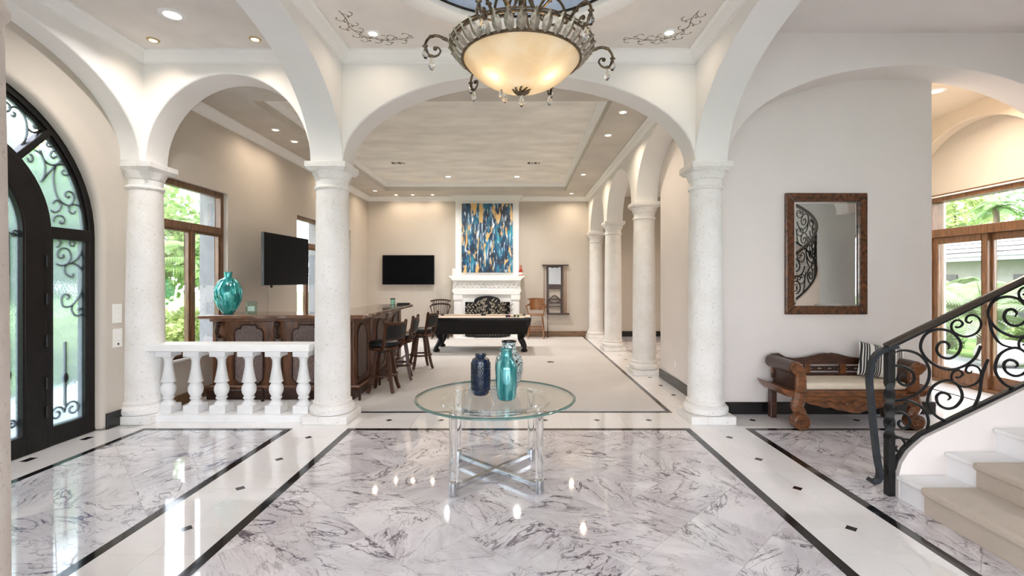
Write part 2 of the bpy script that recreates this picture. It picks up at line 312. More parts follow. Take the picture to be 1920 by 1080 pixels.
# ------------------------------------------------------------------ mesh helpers
class MB:
    def __init__(s): s.v = []; s.f = []
    def add(s, vs, fs):
        o = len(s.v); s.v += [tuple(p) for p in vs]; s.f += [tuple(i+o for i in f) for f in fs]; return s
    def box(s, x0, y0, z0, x1, y1, z1):
        return s.add([(x0, y0, z0), (x1, y0, z0), (x1, y1, z0), (x0, y1, z0), (x0, y0, z1), (x1, y0, z1), (x1, y1, z1), (x0, y1, z1)],
                     [(0, 3, 2, 1), (4, 5, 6, 7), (0, 1, 5, 4), (1, 2, 6, 5), (2, 3, 7, 6), (3, 0, 4, 7)])
    def cb(s, c, d): return s.box(c[0]-d[0]/2, c[1]-d[1]/2, c[2]-d[2]/2, c[0]+d[0]/2, c[1]+d[1]/2, c[2]+d[2]/2)
    def lathe(s, prof, n=24, c=(0, 0, 0), sc=(1, 1), a0=0):
        vs = []; fs = []; m = len(prof)
        for r, z in prof:
            for i in range(n):
                a = a0+2*PI*i/n; vs.append((c[0]+sc[0]*r*math.cos(a), c[1]+sc[1]*r*math.sin(a), c[2]+z))
        for j in range(m-1):
            for i in range(n):
                k = (i+1) % n; fs.append((j*n+i, j*n+k, (j+1)*n+k, (j+1)*n+i))
        loop = abs(prof[0][0]-prof[-1][0])+abs(prof[0][1]-prof[-1][1]) < 1e-9
        if prof[0][0] > 1e-6 and not loop: fs.append(tuple(range(n-1, -1, -1)))
        if prof[-1][0] > 1e-6 and not loop: fs.append(tuple((m-1)*n+i for i in range(n)))
        return s.add(vs, fs)
    def tube(s, pts, r, n=8, closed=False, flat=None):
        P = [Vector(p) for p in pts]; m = len(P)
        R = r if isinstance(r, (list, tuple)) else [r]*m
        vs = []; fs = []; up = None
        for i in range(m):
            if closed: t = P[(i+1) % m]-P[i-1]
            else: t = P[min(i+1, m-1)]-P[max(i-1, 0)]
            if t.length < 1e-9: t = Vector((0, 0, 1))
            t.normalize()
            if up is None:
                up = Vector((0, 1, 0)) if abs(t.y) < .9 else Vector((1, 0, 0))
            up = up-t*up.dot(t)
            if up.length < 1e-6: up = t.orthogonal()
            up.normalize(); sd = t.cross(up)
            for k in range(n):
                a = 2*PI*k/n+PI/n
                fx = flat if flat else (1, 1)
                vs.append(P[i]+(up*math.cos(a)*fx[0]+sd*math.sin(a)*fx[1])*R[i])
        for i in range(m if closed else m-1):
            j = (i+1) % m
            for k in range(n):
                q = (k+1) % n; fs.append((i*n+k, i*n+q, j*n+q, j*n+k))
        if not closed:
            fs.append(tuple(range(n-1, -1, -1))); fs.append(tuple((m-1)*n+k for k in range(n)))
        return s.add(vs, fs)
    def prism(s, poly, a, b, axis='y'):
        n = len(poly)
        def mp(p, h): return {'x': (h, p[0], p[1]), 'y': (p[0], h, p[1]), 'z': (p[0], p[1], h)}[axis]
        vs = [mp(p, a) for p in poly]+[mp(p, b) for p in poly]
        fs = [tuple(range(n)), tuple(range(2*n-1, n-1, -1))]
        for i in range(n):
            j = (i+1) % n; fs.append((i, j, n+j, n+i))
        return s.add(vs, fs)
    def ball(s, c, r, n=12, m=8, sc=(1, 1, 1)):
        prof = [(math.sin(PI*i/m), -math.cos(PI*i/m)) for i in range(m+1)]
        vs = []; fs = []
        for q, (rr, z) in enumerate(prof):
            for i in range(n):
                a = 2*PI*i/n; vs.append((c[0]+r*sc[0]*rr*math.cos(a), c[1]+r*sc[1]*rr*math.sin(a), c[2]+r*sc[2]*z))
        for j in range(m):
            for i in range(n):
                k = (i+1) % n; fs.append((j*n+i, j*n+k, (j+1)*n+k, (j+1)*n+i))
        return s.add(vs, fs)
    def strip(s, us, zb, zt, a, b, axis='y'):
        """a wall between us[0] and us[-1] with lower edge zb (a polyline) and upper edge zt, thick from a to b"""
        pts = []
        for q in list(zip(us, zb))+[(us[-1], zt), (us[0], zt)]:
            if not pts or abs(pts[-1][0]-q[0])+abs(pts[-1][1]-q[1]) > 1e-6: pts.append(q)
        return s.prism(pts, a, b, axis)
    def build(s, name, mat, parent=None, loc=(0, 0, 0), rot=(0, 0, 0), smooth=35, bevel=0, seg=2, **tags):
        me = bpy.data.meshes.new(name); me.from_pydata(s.v, [], s.f)
        bm = bmesh.new(); bm.from_mesh(me)
        bmesh.ops.remove_doubles(bm, verts=bm.verts, dist=1e-6)
        bmesh.ops.recalc_face_normals(bm, faces=bm.faces); bm.to_mesh(me); bm.free()
        if smooth:
            me.polygons.foreach_set('use_smooth', [True]*len(me.polygons)); me.set_sharp_from_angle(angle=math.radians(smooth))
        me.materials.append(mat)
        o = bpy.data.objects.new(name, me); COL.objects.link(o)
        o.location = loc; o.rotation_euler = rot
        if parent: o.parent = parent
        if bevel:
            m = o.modifiers.new('bevel', 'BEVEL'); m.width = bevel; m.segments = seg; m.limit_method = 'ANGLE'; m.angle_limit = math.radians(40)
        for k, v in tags.items(): o[k] = v
        return o
def tag(o, label=None, cat=None, group=None, kind=None):
    if label: o['label'] = label
    if cat: o['category'] = cat
    if group: o['group'] = group
    if kind: o['kind'] = kind
    return o
def thing(name, label, cat, loc=(0, 0, 0), rz=0, group=None):
    o = bpy.data.objects.new(name, None); COL.objects.link(o); o.location = loc; o.rotation_euler = (0, 0, rz); o.empty_display_size = .1
    return tag(o, label, cat, group)
def setting(name, loc=(0, 0, 0)):
    o = bpy.data.objects.new(name, None); COL.objects.link(o); o.location = loc; o['kind'] = 'structure'; o.empty_display_size = .1; return o
def struct(mb, name, mat, label=None, **kw):
    o = mb.build(name, mat, **kw); o['kind'] = 'structure'
    if label: o['label'] = label
    return o
def copy_tree(o, parent=None):
    c = o.copy(); COL.objects.link(c); c.parent = parent
    for ch in list(o.children): copy_tree(ch, c)
    return c
def catmull(pts, k=6, closed=False):
    P = [Vector(p) for p in pts]; n = len(P); out = []
    rng = range(n) if closed else range(n-1)
    for i in rng:
        p0 = P[(i-1) % n] if closed or i > 0 else P[0]; p1 = P[i]; p2 = P[(i+1) % n]; p3 = P[(i+2) % n] if closed or i+2 < n else P[-1]
        for j in range(k):
            t = j/k; out.append(.5*((2*p1)+(p2-p0)*t+(2*p0-5*p1+4*p2-p3)*t*t+(3*p1-p0-3*p2+p3)*t**3))
    if not closed: out.append(P[-1])
    return out
def arc(cx, cz, a, b, t0, t1, n): return [(cx+a*math.cos(t0+(t1-t0)*i/n), cz+b*math.sin(t0+(t1-t0)*i/n)) for i in range(n+1)]
def arch_line(u0, u1, zs, rise, n=28):
    c = (u0+u1)/2; a = (u1-u0)/2
    return arc(c, zs, a, rise, PI, 0, n)
def spiral(c, r0, r1, a0, turns, n=28):
    return [(c[0]+(r0+(r1-r0)*i/n)*math.cos(a0+2*PI*turns*i/n), c[1]+(r0+(r1-r0)*i/n)*math.sin(a0+2*PI*turns*i/n)) for i in range(n+1)]
def scroll2(c1, r1, a1, d1, c2, r2, a2, d2, t1=1.3, t2=1.3, k=.45):
    """a bar curling at both ends: out of curl 1 (leaving it at angle a1, turning d1), into curl 2 (entering at a2, turning d2)"""
    A = spiral(c1, r1*.22, r1, a1-d1*2*PI*t1, d1*t1, 22); B = spiral(c2, r2, r2*.22, a2, d2*t2, 22)
    p0 = Vector(A[-1]); p3 = Vector(B[0]); T0 = Vector((-math.sin(a1), math.cos(a1)))*d1; T1 = Vector((-math.sin(a2), math.cos(a2)))*d2
    q = (p3-p0).length*k; p1 = p0+T0*q; p2 = p3-T1*q; M = []
    for i in range(1, 14):
        t = i/14; M.append(tuple(p0*(1-t)**3+3*p1*t*(1-t)**2+3*p2*t*t*(1-t)+p3*t**3))
    return A+M+B
# ================================================================== STRUCTURE
XC = 2.15; YR = 5.51; YN = 1.83; HT = .18; ZS = 2.92; RISE = .985; CZ = 4.14
Y0, Y1 = YN+HT, YR-HT          # 2.01 .. 5.33, inner faces of the bays
# ---- floor slab, tiles
floor = struct(MB().box(-4.9, -3.4, -.2, 6.95, 13.8, -.004), 'floor', TILEW, smooth=0)
MB().box(-4.42, 1.53, -.004, 6.2, 13.3, -.0025).build('grout_bed', GROUT, floor, smooth=0)
def clip(poly, x0, y0, x1, y1):
    for ax, lim, sg in ((0, x0, 1), (0, x1, -1), (1, y0, 1), (1, y1, -1)):
        out = []
        for i in range(len(poly)):
            a, b = poly[i-1], poly[i]; ia = (a[ax]-lim)*sg >= -1e-9; ib = (b[ax]-lim)*sg >= -1e-9
            if ia != ib:
                t = (lim-a[ax])/(b[ax]-a[ax]); out.append((a[0]+t*(b[0]-a[0]), a[1]+t*(b[1]-a[1])))
            if ib: out.append(b)
        poly = out
        if not poly: return []
    return poly
def area(p): return abs(sum(p[i-1][0]*p[i][1]-p[i][0]*p[i-1][1] for i in range(len(p))))/2
_shared = {}
def slab_piece(name, poly, mat, z0=-.0022, z1=0.0, key=None):
    cx = sum(p[0] for p in poly)/len(poly); cy = sum(p[1] for p in poly)/len(poly)
    if key and key in _shared:
        o = bpy.data.objects.new(name, _shared[key]); COL.objects.link(o)
    else:
        o = MB().prism([(p[0]-cx, p[1]-cy) for p in poly], z0, z1, 'z').build(name, mat, smooth=0)
        if key: _shared[key] = o.data
    o.location = (cx, cy, 0); o.parent = floor; return o
def panel(x0, y0, x1, y1, c1, c2, mat, name, ymin=None):
    B = .07
    for r in ((x0, y0, x1, y0+B), (x0, y1-B, x1, y1), (x0, y0+B, x0+B, y1-B), (x1-B, y0+B, x1, y1-B)):
        slab_piece('black_band', [(r[0], r[1]), (r[2], r[1]), (r[2], r[3]), (r[0], r[3])], BLACKM)
    P = .63; g = .0011
    for k in range(-20, 40):
        for l in range(-20, 40):
            s = c1+P*(k+.5); d = c2+P*(l+.5); cx, cy = (s-d)/2, (s+d)/2; h = P/2-g*1.4
            q = clip([(cx-h, cy), (cx, cy-h), (cx+h, cy), (cx, cy+h)], x0+B+g, y0+B+g, x1-B-g, y1-B-g)
            if len(q) < 3 or area(q) < .0015: continue
            slab_piece(name, q, mat, key=(name if abs(area(q)-2*h*h) < 1e-5 else None))
panel(-1.844, 2.12, 1.844, 5.15, 2.667, 2.667, VEINED, 'veined_tile')
panel(-4.05, 2.12, -2.437, 5.15, .714, 7.2, VEINEDL, 'blue_veined_tile')
panel(2.437, 2.12, 5.55, 5.15, 7.2, .714, VEINED, 'grey_veined_tile')
T = .2965
def wtile(x0, y0, x1, y1):
    g = .001; key = ('w', round(x1-x0, 3), round(y1-y0, 3))
    slab_piece('white_tile', [(x0+g, y0+g), (x1-g, y0+g), (x1-g, y1-g), (x0+g, y1-g)], TILEW, key=key)
def inlay(cx, cy, r=.041):
    slab_piece('diamond_inlay', [(cx-r, cy), (cx, cy-r), (cx+r, cy), (cx, cy+r)], BLACKM, -.001, .0006, key='dia')
for sx_ in (-1, 1):
    for k in range(10):
        y1_ = 5.15-T*k+.0
        for j in (0, 1): wtile(sx_*2.1405-T+T*j, y1_-T, sx_*2.1405+T*j, y1_)
    for k in range(5): inlay(sx_*2.1405, 4.8535-.593*k)
for k in range(-14, 19):
    for j in (0, 1): wtile(k*T, 5.15+j*.30, k*T+T, 5.45+j*.30)
    if k % 2: inlay(k*T, 5.45)
for k in range(26):
    for j in (0, 1): wtile(1.85+j*.30, 5.75+k*T, 2.15+j*.30, 5.75+k*T+T)
    if k % 2 == 0: inlay(2.15, 5.75+.297+k*T)
for k in range(10): slab_piece('white_tile', [(-4.42, 5.15-.2965*k-.296), (-4.051, 5.15-.2965*k-.296), (-4.051, 5.15-.2965*k), (-4.42, 5.15-.2965*k)], TILEW)
for yy in (4.82, 4.25, 3.66, 3.07): slab_piece('dark_inlay', [(-4.40, yy-.05), (-4.33, yy-.05), (-4.33, yy+.05), (-4.40, yy+.05)], BLACKM, -.001, .0006, key='din')
for i in range(5):
    for j in range(8): wtile(4.95+.22*i, 5.75+j*T, 4.95+.22*i+.22, 5.75+j*T+T)
slab_piece('black_band', [(6.05, 5.75), (6.10, 5.75), (6.10, 8.05), (6.05, 8.05)], BLACKM)
for yy in (6.1, 6.69, 7.28): inlay(5.3, yy)
# veined floor behind the arcade
for i in range(6):
    for j in range(9): slab_piece('arcade_tile', [(2.452+.6*i, 7.95+.6*j), (3.05+.6*i, 7.95+.6*j), (3.05+.6*i, 8.548+.6*j), (2.452+.6*i, 8.548+.6*j)], VEINED, key='arct')
# ---- carpet
cp = tag(MB().box(-4.3, 5.83, -.003, 1.78, 13.3, .012).build('carpet', CARPET, smooth=0), 'pale grey fitted carpet of the room with the pool table', 'carpet')
slab_piece('black_band', [(-4.3, 5.75), (1.85, 5.75), (1.85, 5.82), (-4.3, 5.82)], BLACKM)
slab_piece('black_band', [(1.79, 5.82), (1.85, 5.82), (1.85, 13.5), (1.79, 13.5)], BLACKM)

# ---- arched walls of the column rows
def bay_strip(segs, ztop):
    us, zb = [], []
    for s in segs:
        if s[0] == 'p': us += [s[1], s[2]]; zb += [s[3], s[3]]
        else:
            a = arch_line(s[1], s[2], ZS, s[3]); us += [p[0] for p in a]; zb += [p[1] for p in a]
    return us, zb
BV = dict(bevel=.018, seg=3)
rowsegs = [('p', -4.75, -4.18, ZS), ('a', -4.18, -XC-HT, RISE), ('p', -XC-HT, -XC+HT, ZS), ('a', -XC+HT, XC-HT, RISE), ('p', XC-HT, XC+HT, ZS)]
us, zb = bay_strip(rowsegs, 4.6)
struct(MB().strip(us, zb, 4.6, Y1, YR+HT), 'wall_front', WHITE, **BV)
struct(MB().strip(us, zb, 4.6, YN-HT, YN+HT), 'wall_near', WHITE, **BV)
us, zb = bay_strip([('a', XC+HT, 6.47, 1.08), ('p', 6.47, 6.66, ZS)], 4.6)
struct(MB().strip(us, zb, 4.6, Y1, YR+HT+.02), 'wall_front_right', STAIRWALL, **BV)
struct(MB().strip(us, zb, 6.3, YN-HT, YN+HT), 'wall_near_right', STAIRWALL, **BV)
for nm, x, zt, mt in (('wall_arch_left', -XC, 4.6, WHITE), ('wall_arch_right', XC, 6.3, WHITE)):
    a = arch_line(Y0, Y1, ZS, RISE)
    struct(MB().strip([p[0] for p in a], [p[1] for p in a], zt, x-HT, x+HT, 'x'), nm, mt, **BV)
a = arch_line(Y0-.02, Y1-.03, ZS, RISE)
struct(MB().strip([Y0-.4]+[p[0] for p in a]+[Y1+.05], [ZS]+[p[1] for p in a]+[ZS], 4.6, -4.44, -4.20, 'x'), 'wall_arch_entrance', WHITE, **BV)
# ---- entrance wall with the round-headed doorway
DY, DZ, DR = 3.67, 2.04, 1.40
hd = arc(DY, DZ, DR, DR, PI, 0, 36)
us = [1.6, DY-DR]+[DY-DR]+[p[0] for p in hd]+[DY+DR]+[DY+DR, 5.75]
zb = [0, 0]+[0]+[p[1] for p in hd]+[0]+[0, 0]
struct(MB().strip(us, zb, 4.6, -4.66, -4.42, 'x'), 'wall_left', BEIGE, bevel=.05, seg=4)
struct(MB().box(-4.75, -3.4, 0, -4.42, 1.6, 4.6), 'wall_left_rear', BEIGE)
MBp = MB().box(-4.64, 5.34, 0, -4.30, 5.74, 3.0)
struct(MBp, 'wall_left_pier', BEIGE)
# ---- great room left wall with three windows
WX = -4.3; WZ0, WZ1 = .60, 2.87
wins = [(5.78, 7.05), (9.25, 10.55), (10.95, 12.2)]
m = MB(); y = 5.69
for a_, b_ in wins:
    m.box(WX-.34, y, 0, WX, a_, 4.6); m.box(WX-.34, a_, 0, WX, b_, WZ0); m.box(WX-.34, a_, WZ1, WX, b_, 4.6); y = b_
m.box(WX-.34, y, 0, WX, 13.8, 4.6)
struct(m, 'wall_great_left', BEIGE)
struct(MB().box(-4.7, 13.55, 0, 6.95, 13.85, 4.6), 'wall_back', BEIGE)
# ---- arcade wall
us, zb = bay_strip([('p', 5.70, 5.71, ZS), ('a', 5.71, 8.02, .86), ('p', 8.02, 8.38, ZS), ('a', 8.38, 10.72, .86), ('p', 10.72, 11.08, ZS), ('a', 11.08, 13.17, .86), ('p', 13.17, 13.56, ZS)], 4.6)
struct(MB().strip(us, zb, 4.6, XC-HT, XC+HT, 'x'), 'wall_arcade', WHITE, **BV)
struct(MB().box(XC+HT, 5.705, 0, 4.94, 7.87, 4.6), 'wall_mirror', STAIRWALL, bevel=.012)
struct(MB().box(4.9, 8.1, 0, 6.66, 8.25, 4.6), 'wall_hall', BEIGE)
# ---- right walls
RX = 6.65
m = MB().box(RX, -3.4, 0, RX+.3, -2.9, 6.3).box(RX, -2.9, 0, RX+.3, -.1, 6.3)
m.box(RX, -.1, 0, RX+.3, 5.2, 4.7).box(RX, -.1, 4.7, RX+.3, 2.2, 6.3).box(RX, 4.5, 4.7, RX+.3, 5.2, 6.3).box(RX, 2.2, 6.05, RX+.3, 4.5, 6.3)  # leaves the opening for the added stair-well window
struct(m, 'wall_right', SIDEWALL)
m = MB().box(RX, 5.2, 2.95, RX+.3, 7.77, 4.6).box(RX, 7.77, 0, RX+.3, 8.25, 4.6)
struct(m, 'wall_right_hall', BEIGE)
struct(MB().box(RX, 8.25, 0, RX+.3, 13.8, 4.6), 'wall_right_arcade', BEIGE)
a = arc(6.85, 2.71, 1.2, 1.2, PI, 0, 28)
struct(MB().strip([5.65]+[p[0] for p in a]+[8.05, 8.05, 8.1], [0]+[p[1] for p in a]+[0, 0, 0], 4.6, RX-.18, RX, 'x'), 'wall_arch_hall', CREAM, bevel=.015, seg=3)
# ---- rear wall, unseen behind the viewpoint; tall glazing added to let sky light in
rear = [(-3.9, -1.5), (-1.2, 1.8), (2.7, 5.0)]
m = MB(); x = -4.75
for a_, b_ in rear:
    m.box(x, -3.4, 0, a_, -3.2, 4.6); m.box(a_, -3.4, 3.0, b_, -3.2, 4.6); x = b_
m.box(x, -3.4, 0, 6.95, -3.2, 4.6)
struct(m, 'wall_rear', WHITE)
# ---- ceilings
def box_struct(name, mat, *b): return struct(MB().box(*b), name, mat, smooth=0)
ceil_left = box_struct('ceiling_left', FAUX2, -4.45, Y0-.02, CZ, -XC-HT+.02, Y1+.02, CZ+.1)
# centre ceiling with the round dome opening
DO, DI, DC = 1.22, 1.05, (0, 3.67)
m = MB(); n = 72
outer = []
for i in range(n):
    t = 2*PI*i/n; dx, dy = math.cos(t), math.sin(t); hx, hy = XC-HT+.01, (Y1-Y0)/2+.01
    k = min(hx/abs(dx) if abs(dx) > 1e-6 else 9e9, hy/abs(dy) if abs(dy) > 1e-6 else 9e9); outer.append((dx*k, dy*k+DC[1]))
vs = []
for i in range(n):
    t = 2*PI*i/n; c_, s_ = math.cos(t), math.sin(t)
    vs += [(outer[i][0], outer[i][1], CZ), (DO*c_, DO*s_+DC[1], CZ), (DO*c_, DO*s_+DC[1], CZ+.12), (outer[i][0], outer[i][1], CZ+.12)]
fs = []
for i in range(n):
    p = 4*i; q = 4*((i+1) % n); fs += [(p, p+1, q+1, q), (p+1, p+2, q+2, q+1), (p+2, p+3, q+3, q+2), (p+3, p, q, q+3)]
m.add(vs, fs); ceil_c = struct(m, 'ceiling_center', FAUX2)
struct(MB().lathe([(DO+.02, .02), (DO+.02, -.012), (DO-.02, -.03), (DI+.05, -.03), (DI+.02, -.015), (DI, .0), (DI, .06), (DI+.02, .10), (DO+.02, .10), (DO+.02, .02)], 72, (0, DC[1], CZ)), 'trim_dome_ring', CROWN)
MB().lathe([(DI+.004, .052), (DI-.015, .052), (DI-.015, .070), (DI+.004, .070), (DI+.004, .052)], 72, (0, DC[1], CZ)).build('dark_bead', IRON, ceil_c)
prof = [(1.07*math.cos(t), .10+.42*math.sin(t)) for t in [i*PI/2/14 for i in range(15)]]; prof[-1] = (0, .52)
prof += [(0, .56)]+[(1.13*math.cos(t), .10+.46*math.sin(t)) for t in [i*PI/2/14 for i in range(13, -1, -1)]]
struct(MB().lathe(prof+[prof[0]], 48, (0, DC[1], CZ-.02)), 'ceiling_dome', DOMEBLUE)
box_struct('ceiling_rear', FAUX2, -4.7, -3.3, CZ, 6.7, YN-HT+.02, CZ+.1)
box_struct('ceiling_hall', CREAM, 4.9, 5.6, 4.12, 6.7, 8.15, 4.2)
box_struct('ceiling_arcade', FAUX, 2.3, 7.8, 3.96, 6.7, 13.6, 4.05)
TX0, TX1, TY0, TY1 = -3.53, 1.235, 6.3, 12.65
box_struct('ceiling_great', FAUX, TX0-.1, TY0-.1, 4.16, TX1+.1, TY1+.1, 4.25)
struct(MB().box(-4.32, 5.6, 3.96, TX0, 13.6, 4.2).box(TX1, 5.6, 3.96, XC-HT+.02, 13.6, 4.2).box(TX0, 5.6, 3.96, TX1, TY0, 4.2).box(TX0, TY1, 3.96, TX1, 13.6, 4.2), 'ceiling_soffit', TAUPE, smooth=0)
# stair hall: low soffit by the arch, tall well over the stairs
box_struct('ceiling_stair_soffit', STAIRWALL, XC+HT-.02, 4.78, 4.36, 6.7, Y1+.02, 4.5)
box_struct('wall_stair_well', STAIRWALL, XC+HT-.02, 4.68, 4.36, 6.7, 4.78, 6.3)
box_struct('ceiling_stair_well', WHITE, XC-HT, YN-HT, 6.2, 6.95, 4.78, 6.35)
struct(MB().box(-5.5, -4.2, 4.55, 1.98, 14.4, 4.75).box(1.98, 4.78, 4.55, 7.5, 14.4, 4.75).box(1.98, -4.2, 4.55, 7.5, YN-HT, 4.75), 'roof_light_stop', WHITE, smooth=0)  # unseen cover added to stop sun leaking between the ceilings
# ---- crown mouldings
def crown_prof(p, h): return [(0, 0), (p, 0), (p, -.16*h), (p*.85, -.24*h), (p*.72, -.30*h), (p*.62, -.52*h), (p*.36, -.72*h), (p*.30, -.80*h), (p*.12, -.86*h), (p*.12, -1.0*h), (0, -1.0*h)]
ntrim = [0]
def crown_at(kind, at, a, b, z, p=.11, h=.13, sgn=1, mat=None):
    """kind 'y': runs along x on a wall face y=at, projecting sgn in y;  kind 'x': runs along y on x=at"""
    ntrim[0] += 1
    pr = [(at+sgn*q[0], z+q[1]) for q in crown_prof(p, h)]
    return struct(MB().prism(pr, a, b, 'x' if kind == 'y' else 'y'), 'trim_%d' % ntrim[0], mat or CROWN, smooth=40)
crown_at('y', Y1, -XC+HT, XC-HT, CZ, sgn=-1); crown_at('y', Y0, -XC+HT, XC-HT, CZ, sgn=1)
crown_at('x', -XC+HT, Y0, Y1, CZ, sgn=1); crown_at('x', XC-HT, Y0, Y1, CZ, sgn=-1)
crown_at('y', Y1, -4.2, -XC-HT, CZ, sgn=-1); crown_at('y', Y0, -4.2, -XC-HT, CZ, sgn=1)
crown_at('x', -4.2, Y0, Y1, CZ, sgn=1); crown_at('x', -XC-HT, Y0, Y1, CZ, sgn=-1)
crown_at('x', WX, 5.7, 13.55, 3.96, sgn=1); crown_at('y', 13.55, WX, -1.80, 3.96, sgn=-1); crown_at('y', 13.55, .03, XC-HT, 3.96, sgn=-1)
crown_at('x', XC-HT, 5.7, 13.55, 3.96, sgn=-1, h=.12)
crown_at('x', TX0, TY0, TY1, 4.16, .09, .09, 1); crown_at('x', TX1, TY0, TY1, 4.16, .09, .09, -1)
crown_at('y', TY1, TX0, TX1, 4.16, .09, .09, -1); crown_at('y', TY0, TX0, TX1, 4.16, .09, .09, 1)
# ---- baseboards
def basebd(side, mat, *b): struct(MB().box(*b), 'baseboard_'+side, mat, smooth=0, bevel=.006)
basebd('entrance', BASEBLK, -4.42, DY+DR+.03, 0, -4.395, 5.33, .17)
basebd('mirror', BASEBLK, XC+HT, 5.68, 0, 4.95, 5.706, .145)
basebd('block', BASEBLK, XC+HT-.022, 5.72, 0, XC+HT+.001, 7.87, .145)
basebd('block_end', BASEBLK, 4.94, 5.68, 0, 4.965, 7.87, .145)
basebd('back', BROWNBASE, WX, 13.525, 0, XC-HT+.1, 13.55, .15)
basebd('arcade', BASEBLK, 2.4, 13.525, 0, RX, 13.55, .15)
basebd('great_left', BROWNBASE, WX, 5.7, 0, WX+.025, 13.55, .15)

# ================================================================== COLUMNS
def column(label, x, y, group='stone columns', STONE=STONE):
    t = thing('stone_column', label, 'column', (x, y, 0), 0, group)
    MB().cb((0, 0, .045), (.50, .50, .09)).build('plinth', STONE, t, bevel=.008)
    MB().lathe([(.20, .09), (.238, .095), (.25, .125), (.247, .155), (.225, .18), (.205, .19), (.205, .20), (.214, .21), (.214, .225), (.199, .235), (.199, .24)], 40).build('base', STONE, t)
    MB().lathe([(.196, .24), (.194, .8), (.190, 1.5), (.184, 2.1), (.176, 2.62)], 40).build('shaft', STONE, t)
    MB().lathe([(.176, 2.62), (.176, 2.625), (.19, 2.63), (.196, 2.645), (.19, 2.66), (.178, 2.668), (.178, 2.735), (.186, 2.74), (.192, 2.75), (.197, 2.775), (.213, 2.80), (.219, 2.822)], 40).build('capital', STONE, t)
    m = MB()
    a_, b_ = .195, .228
    m.add([(-a_, -a_, 2.822), (a_, -a_, 2.822), (a_, a_, 2.822), (-a_, a_, 2.822), (-b_, -b_, 2.862), (b_, -b_, 2.862), (b_, b_, 2.862), (-b_, b_, 2.862), (-b_, -b_, ZS), (b_, -b_, ZS), (b_, b_, ZS), (-b_, b_, ZS)],
          [(3, 2, 1, 0), (8, 9, 10, 11)]+[(i, (i+1) % 4, 4+(i+1) % 4, 4+i) for i in range(4)]+[(4+i, 4+(i+1) % 4, 8+(i+1) % 4, 8+i) for i in range(4)])
    m.build('abacus', STONE, t, bevel=.005)
    return t
column('round white stone column engaged in the wall beside the entrance door', -4.32, YR)
column('round white stone column standing at the bar end of the balustrade', -XC, YR)
column('large round white stone column beside the wall with the framed mirror', XC, YR)
column('shade-toned stone column cut off by the left picture edge, closest to viewer', -XC, YN-.075, STONE=STONESH)  # same stone as the others, its shade put into the tint
column('second white stone column of the arcade, at the corner of the plain white wall', XC, 8.2)
column('third white stone column along the arcade beside the carpet', XC, 10.9)
column('white stone column of the arcade standing against the back wall', XC, 13.32)

# ================================================================== BALUSTRADE
t = thing('balustrade', 'low white stone balustrade with turned balusters in front of the bar', 'balustrade', (-3.24, YR, 0))
MB().cb((.02, 0, .04), (1.84, .30, .08)).build('base_slab', BALW, t, bevel=.006)
m = MB(); m.prism([(-.15, .80), (-.15, .795), (-.135, .79), (.135, .79), (.15, .80), (.15, .855), (.14, .872), (-.14, .872), (-.15, .855)], -.98, .88, 'x'); m.build('rail', BALW, t, bevel=.005)
proto = None
bp = [(.0, .17), (.082, .17), (.078, .18), (.050, .215), (.045, .228), (.060, .238), (.062, .252), (.050, .264), (.056, .275), (.072, .305), (.079, .344), (.073, .382), (.055, .410), (.050, .418), (.074, .428), (.076, .440), (.070, .452), (.058, .52), (.047, .585), (.042, .64), (.044, .683), (.058, .71), (.078, .726), (.0, .726)]
for i, bx in enumerate((-4.045, -3.73, -3.43, -3.115, -2.80, -2.485)):
    if proto is None:
        m = MB().lathe(bp, 28).cb((0, 0, .125), (.178, .178, .09)).cb((0, 0, .758), (.178, .178, .064)); proto = m.build('baluster', BALW, t, bevel=.004); o = proto
    else:
        o = proto.copy(); COL.objects.link(o); o.parent = t
    o.location = (bx+3.24, 0, 0)

# ================================================================== ENTRANCE DOOR (door_1) : local u along y, z up, x = depth
door = setting('door_1', (-4.5, DY, 0))
def band(r0, r1, zc, zb0, dx0, dx1, half=None, n=32):
    """round-headed band: legs from zb0 up to zc, half ring above; half=+1/-1 keeps only one side"""
    t0, t1 = (0, PI) if half is None else ((0, PI/2) if half > 0 else (PI/2, PI))
    o_ = arc(0, zc, r1, r1, t0, t1, n); i_ = arc(0, zc, r0, r0, t1, t0, n)
    if half is None: poly = [(r1, zb0)]+o_+[(-r1, zb0), (-r0, zb0)]+i_+[(r0, zb0)]
    elif half > 0: poly = [(r1, zb0)]+o_+i_+[(r0, zb0)]
    else: poly = o_+[(-r1, zb0), (-r0, zb0)]+i_
    return MB().prism(poly, dx0, dx1, 'x')
band(1.335, 1.398, DZ, 0, -.10, .0).build('outer_frame', DARKFRAME, door, bevel=.006)
band(1.31, 1.345, DZ, .1, -.075, -.02).build('outer_bead', DARKFRAME, door, bevel=.006)
band(.868, .925, DZ, 0, -.10, .005).build('inner_frame', DARKFRAME, door, bevel=.006)
